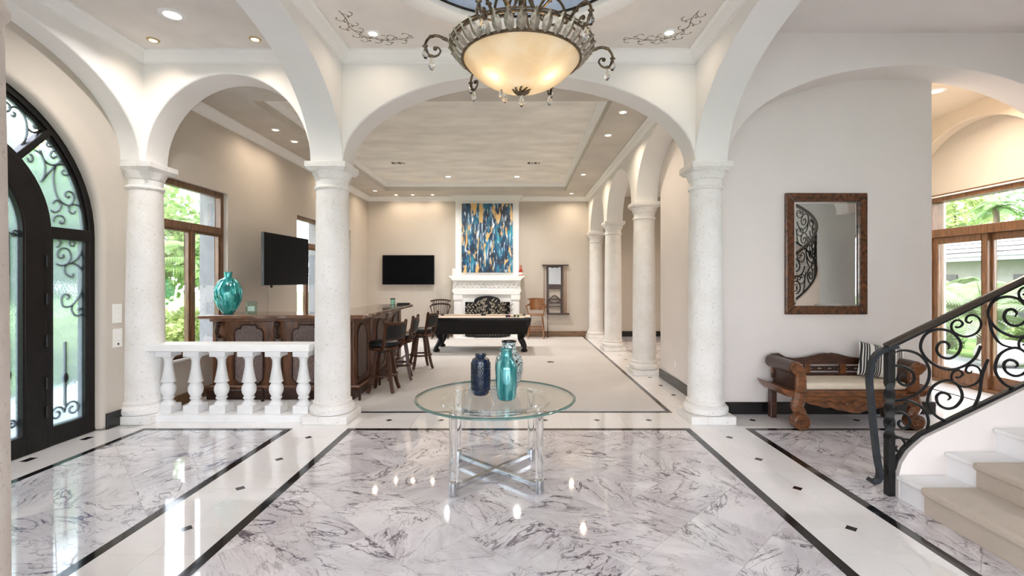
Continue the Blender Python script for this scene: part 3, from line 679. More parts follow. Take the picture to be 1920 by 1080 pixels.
# transom bars
for s_ in (1, -1):
    MB().box(-.10, min(s_*.92, s_*1.34), 2.0, .005, max(s_*.92, s_*1.34), 2.115).build('transom_bar', DARKFRAME, door, bevel=.006)
    MB().box(-.10, min(s_*.92, s_*1.34), 0, 0, max(s_*.92, s_*1.34), .18).build('bottom_rail', DARKFRAME, door, bevel=.006)
    MB().box(-.09, min(s_*.92, s_*.95), .18, -.005, max(s_*.92, s_*.95), 2.0).build('stile', DARKFRAME, door, bevel=.004)
    MB().box(-.09, min(s_*1.292, s_*1.34), .18, -.005, max(s_*1.292, s_*1.34), 2.0).build('stile', DARKFRAME, door, bevel=.004)
for ang in (47, 90, 133):
    m = MB().box(-.09, -.03, .90, 0, .03, 1.34); o = m.build('radial_bar', DARKFRAME, door, bevel=.005); o.location = (0, 0, DZ); o.rotation_euler = (math.radians(ang-90), 0, 0)
for s_ in (1, -1):
    lf = band(.674, .866, DZ, 0, -.085, .01, half=s_).build('door_leaf', DARKFRAME, door, bevel=.006)
    MB().box(-.085, min(s_*.01, s_*.68), 0, .01, max(s_*.01, s_*.68), .176).build('kick_rail', DARKFRAME, lf, bevel=.006)
    MB().box(-.085, min(s_*.004, s_*.10), .17, .01, max(s_*.004, s_*.10), 2.70).build('meeting_stile', DARKFRAME, lf, bevel=.006)
    band(.655, .676, DZ, .176, -.05, .004, half=s_).build('glazing_bead', DARKFRAME, lf)
    for hz in (.35, .62, 1.02, 1.42, 1.78):
        MB().lathe([(.012, -.055), (.016, -.055), (.016, .055), (.012, .055)], 10, (.016, s_*.868, hz)).build('hinge', DARKFRAME, lf)
    q = [(s_*.10, .17)]+[(s_*.66, .17)]+[(s_*abs(p[0]), p[1]) for p in arc(0, DZ, .66, .66, 0, PI/2-.15, 16)]
    MB().prism(q, -.045, -.037, 'x').build('pane', RAIN, lf, smooth=0)
    MB().tube([(.035, s_*.06, .9), (.06, s_*.06, .93), (.06, s_*.06, 1.17), (.035, s_*.06, 1.2)], .012).build('pull_handle', IRON, lf)
    MB().prism([(s_*.945, .18), (s_*1.295, .18), (s_*1.295, 2.0), (s_*.945, 2.0)], -.045, -.037, 'x').build('pane', RAIN, door, smooth=0)
secs = [(3, 44), (50, 87), (93, 130), (136, 177)]
for a0, a1 in secs:
    r0, r1 = math.radians(a0), math.radians(a1)
    lo_ = arc(0, DZ, .92, .92, r1, r0, 12); hi_ = arc(0, DZ, 1.335, 1.335, r0, r1, 12)
    q = [p for p in hi_+lo_]
    MB().prism(q, -.045, -.037, 'x').build('pane', RAIN, door, smooth=0)
def iron(parent, path2, r=.010, x=-.057, name='scroll', s_=1):
    return MB().tube([(x, s_*p[0], p[1]) for p in path2], r, 6).build(name, IRON, parent)
SIDE =  [[(1.019, 1.763), (1.078, 1.746), (1.139, 1.767), (1.177, 1.827), (1.159, 1.898), (1.098, 1.92), (1.045, 1.884), (1.038, 1.84), (1.065, 1.818), (1.101, 1.836), (1.091, 1.858)], [(1.197, 1.667), (1.201, 1.638), (1.166, 1.635), (1.118, 1.67), (1.111, 1.728), (1.159, 1.768), (1.229, 1.76), (1.291, 1.706), (1.308, 1.585), (1.282, 1.466), (1.229, 1.375), (1.166, 1.332), (1.105, 1.332)], [(1.139, 1.407), (1.163, 1.423), (1.152, 1.45), (1.111, 1.455), (1.082, 1.42), (1.098, 1.34), (1.139, 1.327)], [(1.208, 1.363), (1.191, 1.298), (1.229, 1.236), (1.286, 1.245), (1.305, 1.284), (1.272, 1.309), (1.256, 1.285)], [(1.294, 2.026), (1.301, 1.947), (1.258, 1.837), (1.177, 1.771)], [(1.166, 2.0), (1.169, 1.957), (1.201, 1.946), (1.222, 1.978), (1.205, 1.992)], [(1.051, 2.005), (1.066, 1.968), (1.045, 1.933), (1.021, 1.925)]]
FAN =  [[(0.753, 2.734), (0.766, 2.699), (0.796, 2.716), (0.796, 2.758), (0.771, 2.774)], [(0.819, 2.822), (0.884, 2.794), (0.917, 2.696), (0.908, 2.601), (0.871, 2.53)], [(0.951, 2.945), (0.934, 2.903), (0.967, 2.893), (0.992, 2.934), (0.975, 2.955)], [(0.871, 2.836), (0.91, 2.748), (0.978, 2.721), (1.048, 2.755), (1.079, 2.824), (1.04, 2.869), (0.992, 2.856), (0.971, 2.81), (0.999, 2.79), (1.026, 2.818)], [(0.884, 2.543), (0.951, 2.637), (1.019, 2.721), (1.098, 2.753), (1.156, 2.725), (1.149, 2.668), (1.105, 2.651), (1.083, 2.674), (1.105, 2.7)], [(1.019, 2.714), (0.999, 2.607), (1.019, 2.463), (1.076, 2.377), (1.163, 2.356), (1.211, 2.427), (1.193, 2.487), (1.141, 2.492), (1.116, 2.455), (1.146, 2.43), (1.166, 2.45)], [(1.171, 2.36), (1.247, 2.372), (1.314, 2.3), (1.301, 2.198)], [(1.161, 2.349), (1.163, 2.29), (1.204, 2.278), (1.231, 2.31)], [(0.989, 2.346), (1.019, 2.384), (1.069, 2.365), (1.065, 2.304), (1.012, 2.265), (0.967, 2.281)], [(0.999, 2.168), (0.999, 2.202), (1.033, 2.233), (1.083, 2.237), (1.111, 2.205), (1.093, 2.166), (1.062, 2.166), (1.065, 2.19)], [(0.594, 3.138), (0.646, 3.163), (0.7, 3.138), (0.743, 3.064), (0.746, 2.937), (0.706, 2.836)], [(0.611, 3.082), (0.634, 3.071), (0.644, 3.1), (0.629, 3.115)], [(0.743, 3.025), (0.768, 2.995), (0.812, 2.985), (0.864, 3.018), (0.877, 3.066), (0.844, 3.084), (0.81, 3.053), (0.819, 3.026), (0.838, 3.039)]]
for s_ in (1, -1):
    # sidelight
    cxm = 1.12
    iron(door, [(cxm, .34), (cxm, .98)], .013, s_=s_, name='iron_bar')
    MB().ball((-.057, s_*cxm, .62), .028, sc=(1, 1, 2)).build('iron_knot', IRON, door)
    for pth in (scroll2((1.035, .28), .075, 0, -1, (1.20, .29), .085, PI, -1),): iron(door, pth, s_=s_)
    for pth in SIDE+FAN: iron(door, [(v.x, v.y) for v in catmull([Vector((p[0], p[1], 0)) for p in pth], 5)], s_=s_)
    lf = [o for o in door.children if o.name.startswith('door_leaf')][0 if s_ == 1 else 1]
    for ux in (.17, .585):
        iron(lf, [(ux, .40), (ux, 2.0)], .012, s_=s_, name='iron_bar')
        MB().ball((-.057, s_*ux, .75), .024, sc=(1, 1, 2)).build('iron_knot', IRON, lf)
        iron(lf, scroll2((ux-.055, .27), .05, 0, -1, (ux+.03, .30), .045, PI, -1), s_=s_)
    for pth in (scroll2((.53, 2.04), .045, -PI*.1, -1, (.635, 2.03), .035, PI*1.1, 1, k=.5),
                scroll2((.28, 2.10), .08, -.4, 1, (.50, 2.20), .07, PI+.3, -1, k=.8),
                scroll2((.30, 2.33), .08, -.6, 1, (.45, 2.38), .06, .4, -1, k=.7)):
        iron(lf, pth, s_=s_)
# fanlight scrolls, laid in polar coordinates about the arch centre
def polar(pth, am, rm):
    out = []
    for a, b in pth:
        rr = rm+b; th = am+a/rm; out.append((rr*math.cos(th), DZ+rr*math.sin(th)))
    return out
for am in (math.radians(80), math.radians(100)):
    for pth in (scroll2((-.30, -.09), .06, .5, 1, (-.33, .11), .06, -.5, -1, k=.8), scroll2((-.16, .10), .075, -PI*.6, -1, (.06, -.05), .10, PI*.6, -1, k=.6),
                scroll2((.10, .09), .07, PI, 1, (.27, .10), .05, .2, 1, k=.6), scroll2((.24, -.09), .075, PI*.9, -1, (-.05, -.13), .05, -PI*.1, -1, k=.5)):
        iron(door, polar(pth, am, 1.13))

# ================================================================== WINDOWS
def window_x(name, x, y0, y1, z0, z1, mull, trans, mat=MAHOG, fw=.075, dp=.08, out=-1):
    w_ = setting(name, (x, (y0+y1)/2, z0)); hy = (y1-y0)/2; h = z1-z0; yc = (y0+y1)/2
    m = MB().box(-dp/2, -hy, 0, dp/2, -hy+fw, h).box(-dp/2, hy-fw, 0, dp/2, hy, h).box(-dp/2, -hy+fw, 0, dp/2, hy-fw, fw).box(-dp/2, -hy+fw, h-fw, dp/2, hy-fw, h)
    m.build('window_frame', mat, w_, smooth=0, bevel=.006)
    tz = trans-z0
    MB().box(-dp/2, -hy+fw, tz-.05, dp/2+.01, hy-fw, tz+.05).build('transom', mat, w_, smooth=0, bevel=.006)
    MB().box(-.004, -hy+fw, tz+.05, .004, hy-fw, h-fw).build('pane', PANE, w_, smooth=0)
    ys = [-hy+fw]+[q-yc for q in mull]+[hy-fw]
    for q in mull: MB().box(-dp/2, q-yc-.035, fw, dp/2+.005, q-yc+.035, tz-.05).build('mullion', mat, w_, smooth=0, bevel=.006)
    for a_, b_ in zip(ys[:-1], ys[1:]):
        a_ += .035 if a_ != ys[0] else 0; b_ -= .035 if b_ != ys[-1] else 0
        s_ = .03
        MB().box(-.03, a_, fw, .03, a_+s_, tz-.05).box(-.03, b_-s_, fw, .03, b_, tz-.05).box(-.03, a_+s_, fw, .03, b_-s_, fw+s_).box(-.03, a_+s_, tz-.05-s_, .03, b_-s_, tz-.05).build('sash', mat, w_, smooth=0, bevel=.004)
        MB().box(-.004, a_+s_, fw+s_, .004, b_-s_, tz-.05-s_).build('pane', PANE, w_, smooth=0)
    return w_
for k, (a_, b_) in enumerate(wins):
    wn = window_x('window_%d' % (k+1), WX-.10, a_, b_, WZ0, WZ1, [a_+.60], 2.31)
    MB().box(-.24, (b_-a_)/2-.02, 0, -.045, (b_-a_)/2+.001, WZ1-WZ0).build('jamb_liner', PIER, wn, smooth=0)
    MB().box(.0, -(b_-a_)/2, -.03, .13, (b_-a_)/2, .0).build('window_sill', CROWN, wn, smooth=0, bevel=.006)
for k, (a_, b_) in enumerate(rear):  # frames and panes for the daylight openings added behind the viewpoint
    w_ = setting('window_%d' % (k+4), ((a_+b_)/2, -3.3, 0)); hw = (b_-a_)/2
    MB().box(-hw, -.05, 0, -hw+.08, .05, 3.0).box(hw-.08, -.05, 0, hw, .05, 3.0).box(-hw+.08, -.05, 0, hw-.08, .05, .1).box(-hw+.08, -.05, 2.9, hw-.08, .05, 3.0).build('window_frame', MAHOG, w_, smooth=0)
    MB().box(-.04, -.05, .1, .04, .05, 2.9).build('mullion', MAHOG, w_, smooth=0)
    for s_ in (-1, 1): MB().box(min(s_*.04, s_*(hw-.08)), -.004, .1, max(s_*.04, s_*(hw-.08)), .004, 2.9).build('pane', PANE, w_, smooth=0)
window_x('window_7', RX+.15, 2.2, 4.5, 4.7, 6.05, [3.35], 5.7, out=1)  # unseen high window, added to bring daylight into the stair well
# sliding garden door on the right
d2 = setting('door_2', (RX+.08, 0, 0))
MB().box(-.08, 5.2, 2.84, .12, 7.77, 2.96).box(-.08, 5.2, 0, .12, 5.28, 2.84).box(-.08, 7.69, 0, .12, 7.77, 2.84).box(-.08, 5.28, 0, .12, 7.69, .04).build('door_frame', MAHOG, d2, smooth=0, bevel=.008)
MB().box(-.10, 5.28, 2.27, .10, 7.69, 2.40).build('transom', MAHOG, d2, smooth=0, bevel=.008)
MB().box(-.004, 5.28, 2.40, .004, 7.69, 2.84).build('pane', PANE, d2, smooth=0)
MB().box(-.115, 5.28, 2.905, -.078, 7.69, 2.925).build('blind_track', CROWN, d2, smooth=0)
for k, (a_, b_, dx) in enumerate(((6.80, 7.69, -.03), (6.00, 6.86, .03), (5.28, 6.06, -.03))):
    q = .085
    lf = MB().box(dx-.03, a_, .04, dx+.03, a_+q, 2.27).box(dx-.03, b_-q, .04, dx+.03, b_, 2.27).box(dx-.03, a_+q, .04, dx+.03, b_-q, .24).box(dx-.03, a_+q, 2.17, dx+.03, b_-q, 2.27).build('sliding_panel', MAHOG, d2, smooth=0, bevel=.006)
    MB().box(dx-.004, a_+q, .24, dx+.004, b_-q, 2.17).build('pane', PANE, lf, smooth=0)
    MB().box(dx-.045, a_+.02, .95, dx-.03, a_+.05, 1.25).build('handle', BRONZE, lf, smooth=0)
# ================================================================== GLASS TABLE AND VASES
tx, ty = -.19, 3.90
t = thing('glass_table', 'round glass-topped table on clear acrylic legs with crossed chrome bars', 'table', (tx, ty, 0), math.radians(4))
R_ = .652
MB().lathe([(0, .640), (R_-.02, .640), (R_-.02, .655), (0, .655)], 72).build('glass_top', TABLEGL, t)
MB().lathe([(R_-.021, .640), (R_-.004, .640), (R_, .643), (R_, .650), (R_-.016, .655), (R_-.021, .655), (R_-.021, .640)], 72).build('bevelled_rim', EDGEGL, t)
MB().lathe([(.40, .610), (.445, .610), (.445, .638), (.40, .638), (.40, .610)], 64).build('acrylic_ring', LUCITE, t)
for k, (lx, ly) in enumerate(((-.322, -.335), (.322, -.335), (.322, .335), (-.322, .335))):
    lg = MB().lathe([(.0, .10), (.029, .10), (.030, .11), (.030, .60), (.028, .61), (.0, .61)], 24).build('leg', LUCITE, t, loc=(lx, ly, 0))
    MB().lathe([(.0, 0), (.031, 0), (.034, .004), (.034, .098), (.031, .102), (.0, .102)], 24).build('chrome_collar', CHROME, lg)
    MB().lathe([(.0, .595), (.032, .595), (.032, .612), (.0, .612)], 24).build('top_cap', CHROME, lg)
for (ax, ay), (bx, by), z in (((-.322, -.335), (.322, .335), .052), ((.322, -.335), (-.322, .335), .052)):
    L_ = math.hypot(bx-ax, by-ay)
    o = MB().box(-L_/2+.03, -.018, -.018, L_/2-.03, .018, .018).build('cross_bar', CHROME, t, smooth=0, bevel=.003); o.location = (0, 0, z + (.0 if ax < 0 else .0005)); o.rotation_euler = (0, 0, math.atan2(by-ay, bx-ax))
TZ = .6555
t = thing('blue_vase', 'dark navy glazed ceramic vase with dotted relief on the glass table', 'vase', (-.315, 3.93, TZ), 0)
MB().lathe([(.0, 0), (.052, 0), (.066, .012), (.072, .04), (.0755, .10), (.077, .20), (.076, .27), (.068, .295), (.050, .306), (.043, .311), (.043, .322), (.047, .328), (.047, .335), (.040, .335), (.038, .312), (.03, .30), (0, .30)], 40).build('body', NAVY, t)
m = MB()
for j in range(13):
    for i in range(22):
        a = 2*PI*(i+.5*(j % 2))/22; r = .0735+.003*min(1, j/4); m.ball((r*math.cos(a), r*math.sin(a), .05+j*.0175), .0068, 6, 4)
tag(m.build('relief_dots', NAVY, t), kind='stuff')
t = thing('teal_vase', 'shiny teal mercury glass bottle vase with slim neck on the glass table', 'vase', (-.098, 3.76, TZ), 0)
MB().lathe([(.0, 0), (.05, 0), (.068, .012), (.077, .045), (.084, .14), (.088, .25), (.086, .27), (.074, .30), (.057, .325), (.047, .345), (.045, .365), (.046, .390), (.052, .400), (.046, .400), (.040, .390), (.038, .35), (0, .28)], 44).build('body', TEAL, t)
MB().lathe([(.046, .392), (.0535, .398), (.0535, .403), (.045, .403), (.046, .392)], 32).build('rim', TEAL, t)
t = thing('mosaic_vase', 'silver and black mosaic vase standing behind the teal vase', 'vase', (-.085, 4.09, TZ), 0)
MB().lathe([(.0, 0), (.055, 0), (.065, .01), (.098, .08), (.118, .17), (.120, .23), (.108, .285), (.080, .325), (.062, .35), (.058, .38), (.059, .41), (.062, .42), (.054, .42), (.051, .40), (.050, .35), (0, .30)], 44).build('body', MOSAIC, t)
MB().lathe([(.058, .412), (.064, .416), (.064, .424), (.053, .424), (.052, .412), (.058, .412)], 32).build('black_rim', POOLBLK, t)

# ================================================================== CHANDELIER
cx_, cy_ = .02, 3.67
t = thing('chandelier', 'bronze leaf-rimmed chandelier with glowing amber alabaster bowl and crystal drops', 'chandelier', (cx_, cy_, 0), 0)
Rb = .545; zc = 3.056+Rb
am = math.asin(.445/Rb)
po = [(Rb*math.sin(am*i/14), zc-Rb*math.cos(am*i/14)) for i in range(15)]; pi_ = [(max(0, (Rb-.012)*math.sin(am*i/14)), zc-(Rb-.012)*math.cos(am*i/14)) for i in range(14, -1, -1)]
po[0] = (0, po[0][1]); pi_[-1] = (0, pi_[-1][1])
MB().lathe(po+pi_, 64).build('alabaster_bowl', BOWL, t)
def torus(mb, R, r, z, n=64, k=8, c=(0, 0)):
    return mb.tube([(c[0]+R*math.cos(2*PI*i/n), c[1]+R*math.sin(2*PI*i/n), z) for i in range(n)], r, k, closed=True)
torus(MB(), .452, .011, 3.287).build('lower_rim', BRONZE, t)
torus(MB(), .533, .011, 3.372).build('upper_rim', BRONZE, t)
torus(MB(), .548, .006, 3.386).build('rim_bead', BRONZE, t)
leaf = None
for i in range(36):
    if leaf is None:
        m = MB(); P = [(.455, 3.292), (.475, 3.305), (.497, 3.325), (.520, 3.350), (.545, 3.385), (.560, 3.395)]; W = [.020, .032, .034, .030, .018, .002]
        vs = []
        for (r, z), w_ in zip(P, W): vs += [(r, -w_, z), (r+.009, 0, z-.012), (r, w_, z), (r-.004, 0, z+.004)]
        fs = []
        for j in range(5):
            for k in range(4): fs.append((4*j+k, 4*j+(k+1) % 4, 4*j+4+(k+1) % 4, 4*j+4+k))
        m.add(vs, fs+[(3, 2, 1, 0), (20, 21, 22, 23)])
        m.tube([(.46, 0, 3.288), (.50, 0, 3.318), (.545, 0, 3.374)], .004, 5)
        leaf = m.build('leaf', BRONZEL, t); o = leaf
    else:
        o = leaf.copy(); COL.objects.link(o); o.parent = t
    o.rotation_euler = (0, 0, 2*PI*i/36)
m = MB()
for i in range(9):
    a = 2*PI*i/9; pts = [(r*math.cos(a+.2*k), r*math.sin(a+.2*k), z) for k, (r, z) in enumerate(((.0, 3.05), (.03, 3.035), (.058, 3.052), (.075, 3.072)))]
    m.tube(catmull(pts, 4), [.012]*4+[.010]*4+[.007]*4+[.002], 6)
m.ball((0, 0, 3.04), .022); m.build('bottom_finial', BRONZE, t)
cry = None
def drop(parent, p, s=1.0):
    m = MB().lathe([(0, -.115), (.012, -.107), (.024, -.085), (.0255, -.070), (.018, -.045), (.008, -.022), (.003, -.012), (0, -.010)], 8)
    m.tube([(0, 0, -.012), (0, 0, .0)], .0022, 5)
    o = m.build('crystal_drop', CRYSTAL, parent, smooth=0); o.location = p; o.scale = (s, s, s); return o
armp = [(.50, 3.36), (.56, 3.40), (.63, 3.43), (.69, 3.42), (.725, 3.37), (.72, 3.31), (.68, 3.275), (.635, 3.285), (.615, 3.32), (.635, 3.345), (.655, 3.335)]
for k, az in enumerate((8, 68, 128, 188, 248, 308)):
    a = math.radians(az); ca, sa = math.cos(a), math.sin(a)
    pts = catmull([(r*ca, r*sa, z) for r, z in armp], 6)
    ar = MB().tube(pts, [.012-.006*i/len(pts) for i in range(len(pts))], 7).ball((.655*ca, .655*sa, 3.335), .016).build('scroll_arm', BRONZE, t)
    for q in range(4):
        i = 8+q*9; p = pts[min(i, len(pts)-1)]; ar_m = MB().ball((p.x, p.y, p.z), .018, 6, 4, (1.3, .7, .7)).build('arm_leaf', BRONZE, ar)
    drop(ar, (.725*ca, .725*sa, 3.365), 1.0); drop(ar, (.68*ca, .68*sa, 3.275), .95)
    up = catmull([(r*ca, r*sa, z) for r, z in ((.50, 3.38), (.46, 3.50), (.36, 3.60), (.22, 3.58), (.12, 3.66), (.07, 3.80), (.05, 3.95))], 6)
    MB().tube(up, .010, 6).build('upper_stay', BRONZE, t)
    a2 = a+math.radians(30); r2 = .10
    MB().tube(catmull([(.05*math.cos(a2), .05*math.sin(a2), 3.36), (.13*math.cos(a2), .13*math.sin(a2), 3.46), (.12*math.cos(a2), .12*math.sin(a2), 3.60), (.19*math.cos(a2), .19*math.sin(a2), 3.72), (.24*math.cos(a2), .24*math.sin(a2), 3.69)], 5), .011, 6).build('acanthus_frond', BRONZE, t)
MB().lathe([(0, 3.26), (.02, 3.26), (.03, 3.30), (.06, 3.34), (.05, 3.40), (.028, 3.44), (.045, 3.52), (.028, 3.60), (.024, 3.75), (.05, 3.84), (.07, 3.92), (.04, 3.98), (.012, 4.02), (.010, 4.48), (.06, 4.50), (.08, 4.60), (0, 4.60)], 20).build('stem', BRONZE, t)
for p in ((-.085, -.30, 3.12), (-.02, -.12, 3.04), (-.24, -.20, 3.14)): pass
dr = MB().tube([(0, 0, 3.04), (0, 0, 3.02)], .004, 5).build('drop_hook', BRONZE, t)
drop(dr, (0, 0, 3.03), .9); drop(dr, (-.13, .06, 3.075), .85); drop(dr, (-.155, .0, 3.08), .8)
for p in ((-.19, -.11, 3.20), (.19, -.11, 3.20), (.0, .21, 3.22)):
    MB().ball(p, .030, 12, 8, (1, 1, 1.2)).build('bulb', GLOWW, t)
    MB().tube([(p[0]*.5, p[1]*.5, 3.30), (p[0]*.8, p[1]*.8, 3.27), (p[0], p[1], p[2]+.03)], .008, 6).build('bulb_holder', BRONZE, t)
    ld = bpy.data.lights.new('bulb_light', 'POINT'); ld.energy = 4*LAMP; ld.color = (1, .86, .64); ld.shadow_soft_size = .035
    lo = bpy.data.objects.new('bulb_light', ld); COL.objects.link(lo); lo.parent = t; lo.location = (p[0]*1.02, p[1]*1.02, p[2]-.055)

# ================================================================== PAINTED CEILING VINES (flat paint on the ceiling)
def vine(sx_):
    main = [(-1.70, 4.50), (-1.68, 4.64), (-1.70, 4.80), (-1.64, 4.93), (-1.60, 5.00), (-1.50, 5.02), (-1.40, 5.06), (-1.25, 5.03), (-1.10, 5.00)]
    m = MB(); m2 = MB(); z = CZ-.0006; pp = catmull([(sx_*p[0], p[1], z) for p in main], 8)
    m.tube(pp, .007, 4, flat=(1, 1)); n = len(pp)
    for i in range(3, n-2, 4):
        p = pp[i]; d = (pp[i+1]-pp[i-1]).normalized(); sgn = 1 if (i//4) % 2 else -1; nn = Vector((-d.y, d.x, 0))*sgn
        q = [p, p+d*.04+nn*.03, p+d*.06+nn*.07, p+d*.02+nn*.10, p-d*.01+nn*.08]
        (m2 if (i//4) % 3 else m).tube(catmull(q, 4), [.006]*12+[.008]*4+[.003], 4)
        m2.ball(tuple(p+d*.07+nn*.035), .016, 6, 4, (1, 1, .05))
    for mb, mt in ((m, VINE), (m2, VINE2)):
        mb.v = [(x, y, z+(zz-z)*.04) for x, y, zz in mb.v]
        mb.build('painted_vine', mt, ceil_c, smooth=0)
vine(1); vine(-1)

# ================================================================== BAR
bar = thing('home_bar', 'L-shaped dark wooden bar with woven cane panels and polished top', 'bar', (0, 0, .012))
BT = 1.13
MB().prism([(-4.20, 6.22), (-2.02, 6.22), (-2.02, 9.10), (-2.72, 9.10), (-2.72, 6.92), (-4.20, 6.92)], BT-.055, BT, 'z').build('counter_top', BARTOP, bar, bevel=.014, seg=3)
MB().prism([(-4.11, 6.40), (-2.25, 6.40), (-2.25, 9.0), (-2.66, 9.0), (-2.66, 6.86), (-4.11, 6.86)], .0, BT-.055, 'z').build('bar_body', BARWOOD, bar, bevel=.008)
MB().prism([(-4.15, 6.33), (-2.18, 6.33), (-2.18, 9.04), (-2.70, 9.04), (-2.70, 6.90), (-4.15, 6.90)], 0, .13, 'z').build('plinth', BARDARK, bar, bevel=.012)
MB().prism([(-4.13, 6.36), (-2.21, 6.36), (-2.21, 9.02), (-2.68, 9.02), (-2.68, 6.88), (-4.13, 6.88)], BT-.10, BT-.055, 'z').build('cornice', BARWOOD, bar, bevel=.012)
def panel_outline(w, z0, z1, kind):
    h = w/2
    if kind == 'arch': return [(-h, z0+.05), (-h+.05, z0), (h-.05, z0), (h, z0+.05)]+arc(0, z1-h*.95, h, h*.95, 0, PI, 14)
    if kind == 'inset': return [(-h, z0), (h, z0), (h, z1), (-h, z1)]
    return [(-h, z0+.06), (-h+.06, z0), (h-.06, z0), (h, z0+.06), (h, z1-.10), (h-.025, z1-.06), (h-.08, z1-.045), (h-.10, z1), (-h+.10, z1), (-h+.08, z1-.045), (-h+.025, z1-.06), (-h, z1-.10)]
def bar_panel(px_, py_, axis, w, z0, z1, kind):
    q = panel_outline(w, z0, z1, kind)
    if axis == 'y':
        pn = MB().prism(q, -.006, .02, 'y').build('woven_panel', WEAVE, bar, loc=(px_, py_, 0), smooth=0)
        MB().tube([(p[0], -.006, p[1]) for p in q], .013, 6, closed=True).build('panel_moulding', BARDARK, pn)
    else:
        pn = MB().prism(q, -.02, .006, 'x').build('woven_panel', WEAVE, bar, loc=(px_, py_, 0), smooth=0)
        MB().tube([(.006, p[0], p[1]) for p in q], .013, 6, closed=True).build('panel_moulding', BARDARK, pn)
for x in (-3.62, -2.845): bar_panel(x, 6.40, 'y', .385, .20, .985, 'wide')
for x in (-4.0, -3.225, -2.44):
    bar_panel(x, 6.40, 'y', .10, .22, .80, 'inset')
    cb_ = MB().tube(catmull([(0, -.02, .83), (0, -.07, .86), (0, -.085, .93), (0, -.05, .99), (0, -.02, 1.02)], 5), [.022]*8+[.03]*8+[.02]*5, 8)
    cb_.ball((0, -.06, .85), .035, 8, 6, (1, .8, 1)); cb_.ball((0, -.05, 1.0), .035, 8, 6, (1.2, .8, .8)); cb_.build('carved_corbel', BARDARK, bar, loc=(x, 6.40, 0))
for y in (6.83, 7.74, 8.66): bar_panel(-2.25, y, 'x', .42, .22, .96, 'arch')
for y in (6.50, 7.285, 8.20, 8.95): MB().box(-2.26, y-.07, .13, -2.225, y+.07, BT-.10).build('pilaster', BARWOOD, bar, smooth=0, bevel=.008)
MB().tube([(-4.12, 6.24, .19), (-2.10, 6.24, .19), (-2.10, 9.0, .19)], .018, 8).build('foot_rail', BARWOOD, bar)
for p in ((-3.9, 6.24), (-3.35, 6.24), (-2.75, 6.24), (-2.10, 6.30), (-2.10, 7.2), (-2.10, 8.1), (-2.10, 8.95)):
    MB().box(p[0]-.014, p[1]-.014, 0, p[0]+.014, p[1]+.014, .19).build('rail_bracket', BARDARK, bar, smooth=0)
BZ = BT+.0125
t = thing('turquoise_vase', 'large turquoise textured glass vase on the bar corner by the window', 'vase', (-3.94, 6.47, BZ))
MB().lathe([(0, 0), (.055, 0), (.075, .015), (.115, .09), (.150, .19), (.160, .27), (.152, .34), (.120, .42), (.075, .472), (.050, .492), (.045, .52), (.050, .552), (.053, .565), (.044, .565), (.038, .52), (0, .45)], 40).build('body', TEALBIG, t)
m = MB()
for i in range(16):
    a = 2*PI*i/16; pts = [(r*math.cos(a+.12*math.sin(k*1.3)), r*math.sin(a+.12*math.sin(k*1.3)), z) for k, (r, z) in enumerate(((.09, .05), (.128, .12), (.155, .2), (.162, .27), (.153, .34), (.118, .42), (.08, .465)))]
    m.tube(catmull(pts, 4), .009, 5)
m.build('relief_ribs', TEALBIG, t)
t = thing('glass_block', 'small square aqua glass candle block on the bar top', 'ornament', (-3.645, 6.50, BZ))
MB().box(-.066, -.03, 0, .066, .03, .165).build('block', DECOGL, t, smooth=0, bevel=.006)
MB().box(-.045, -.012, .03, .045, .012, .10).build('etched_panel', SWITCH, t, smooth=0, bevel=.004)
t = thing('candle_glass', 'clear candle glass with dark lid at the far end of the bar', 'candle', (-2.33, 8.82, BZ))
MB().lathe([(0, 0), (.04, 0), (.042, .01), (.042, .10), (.038, .10), (.038, .012), (0, .012)], 20).build('glass_cup', DECOGL, t)
MB().lathe([(0, .012), (.036, .012), (.036, .06), (0, .06)], 16).build('candle', WAX, t)
MB().lathe([(0, .10), (.046, .10), (.046, .118), (0, .118)], 20).build('lid', POOLBLK, t)
t = thing('black_tray', 'flat black tray lying on the far end of the bar', 'tray', (-2.15, 8.90, BZ), .1)
MB().box(-.11, -.08, 0, .11, .08, .012).build('base', POOLBLK, t, smooth=0, bevel=.004)
m = MB(); m.box(-.11, -.08, .012, .11, -.07, .03).box(-.11, .07, .012, .11, .08, .03).box(-.11, -.07, .012, -.10, .07, .03).box(.10, -.07, .012, .11, .07, .03); m.build('rim', POOLBLK, t, smooth=0)

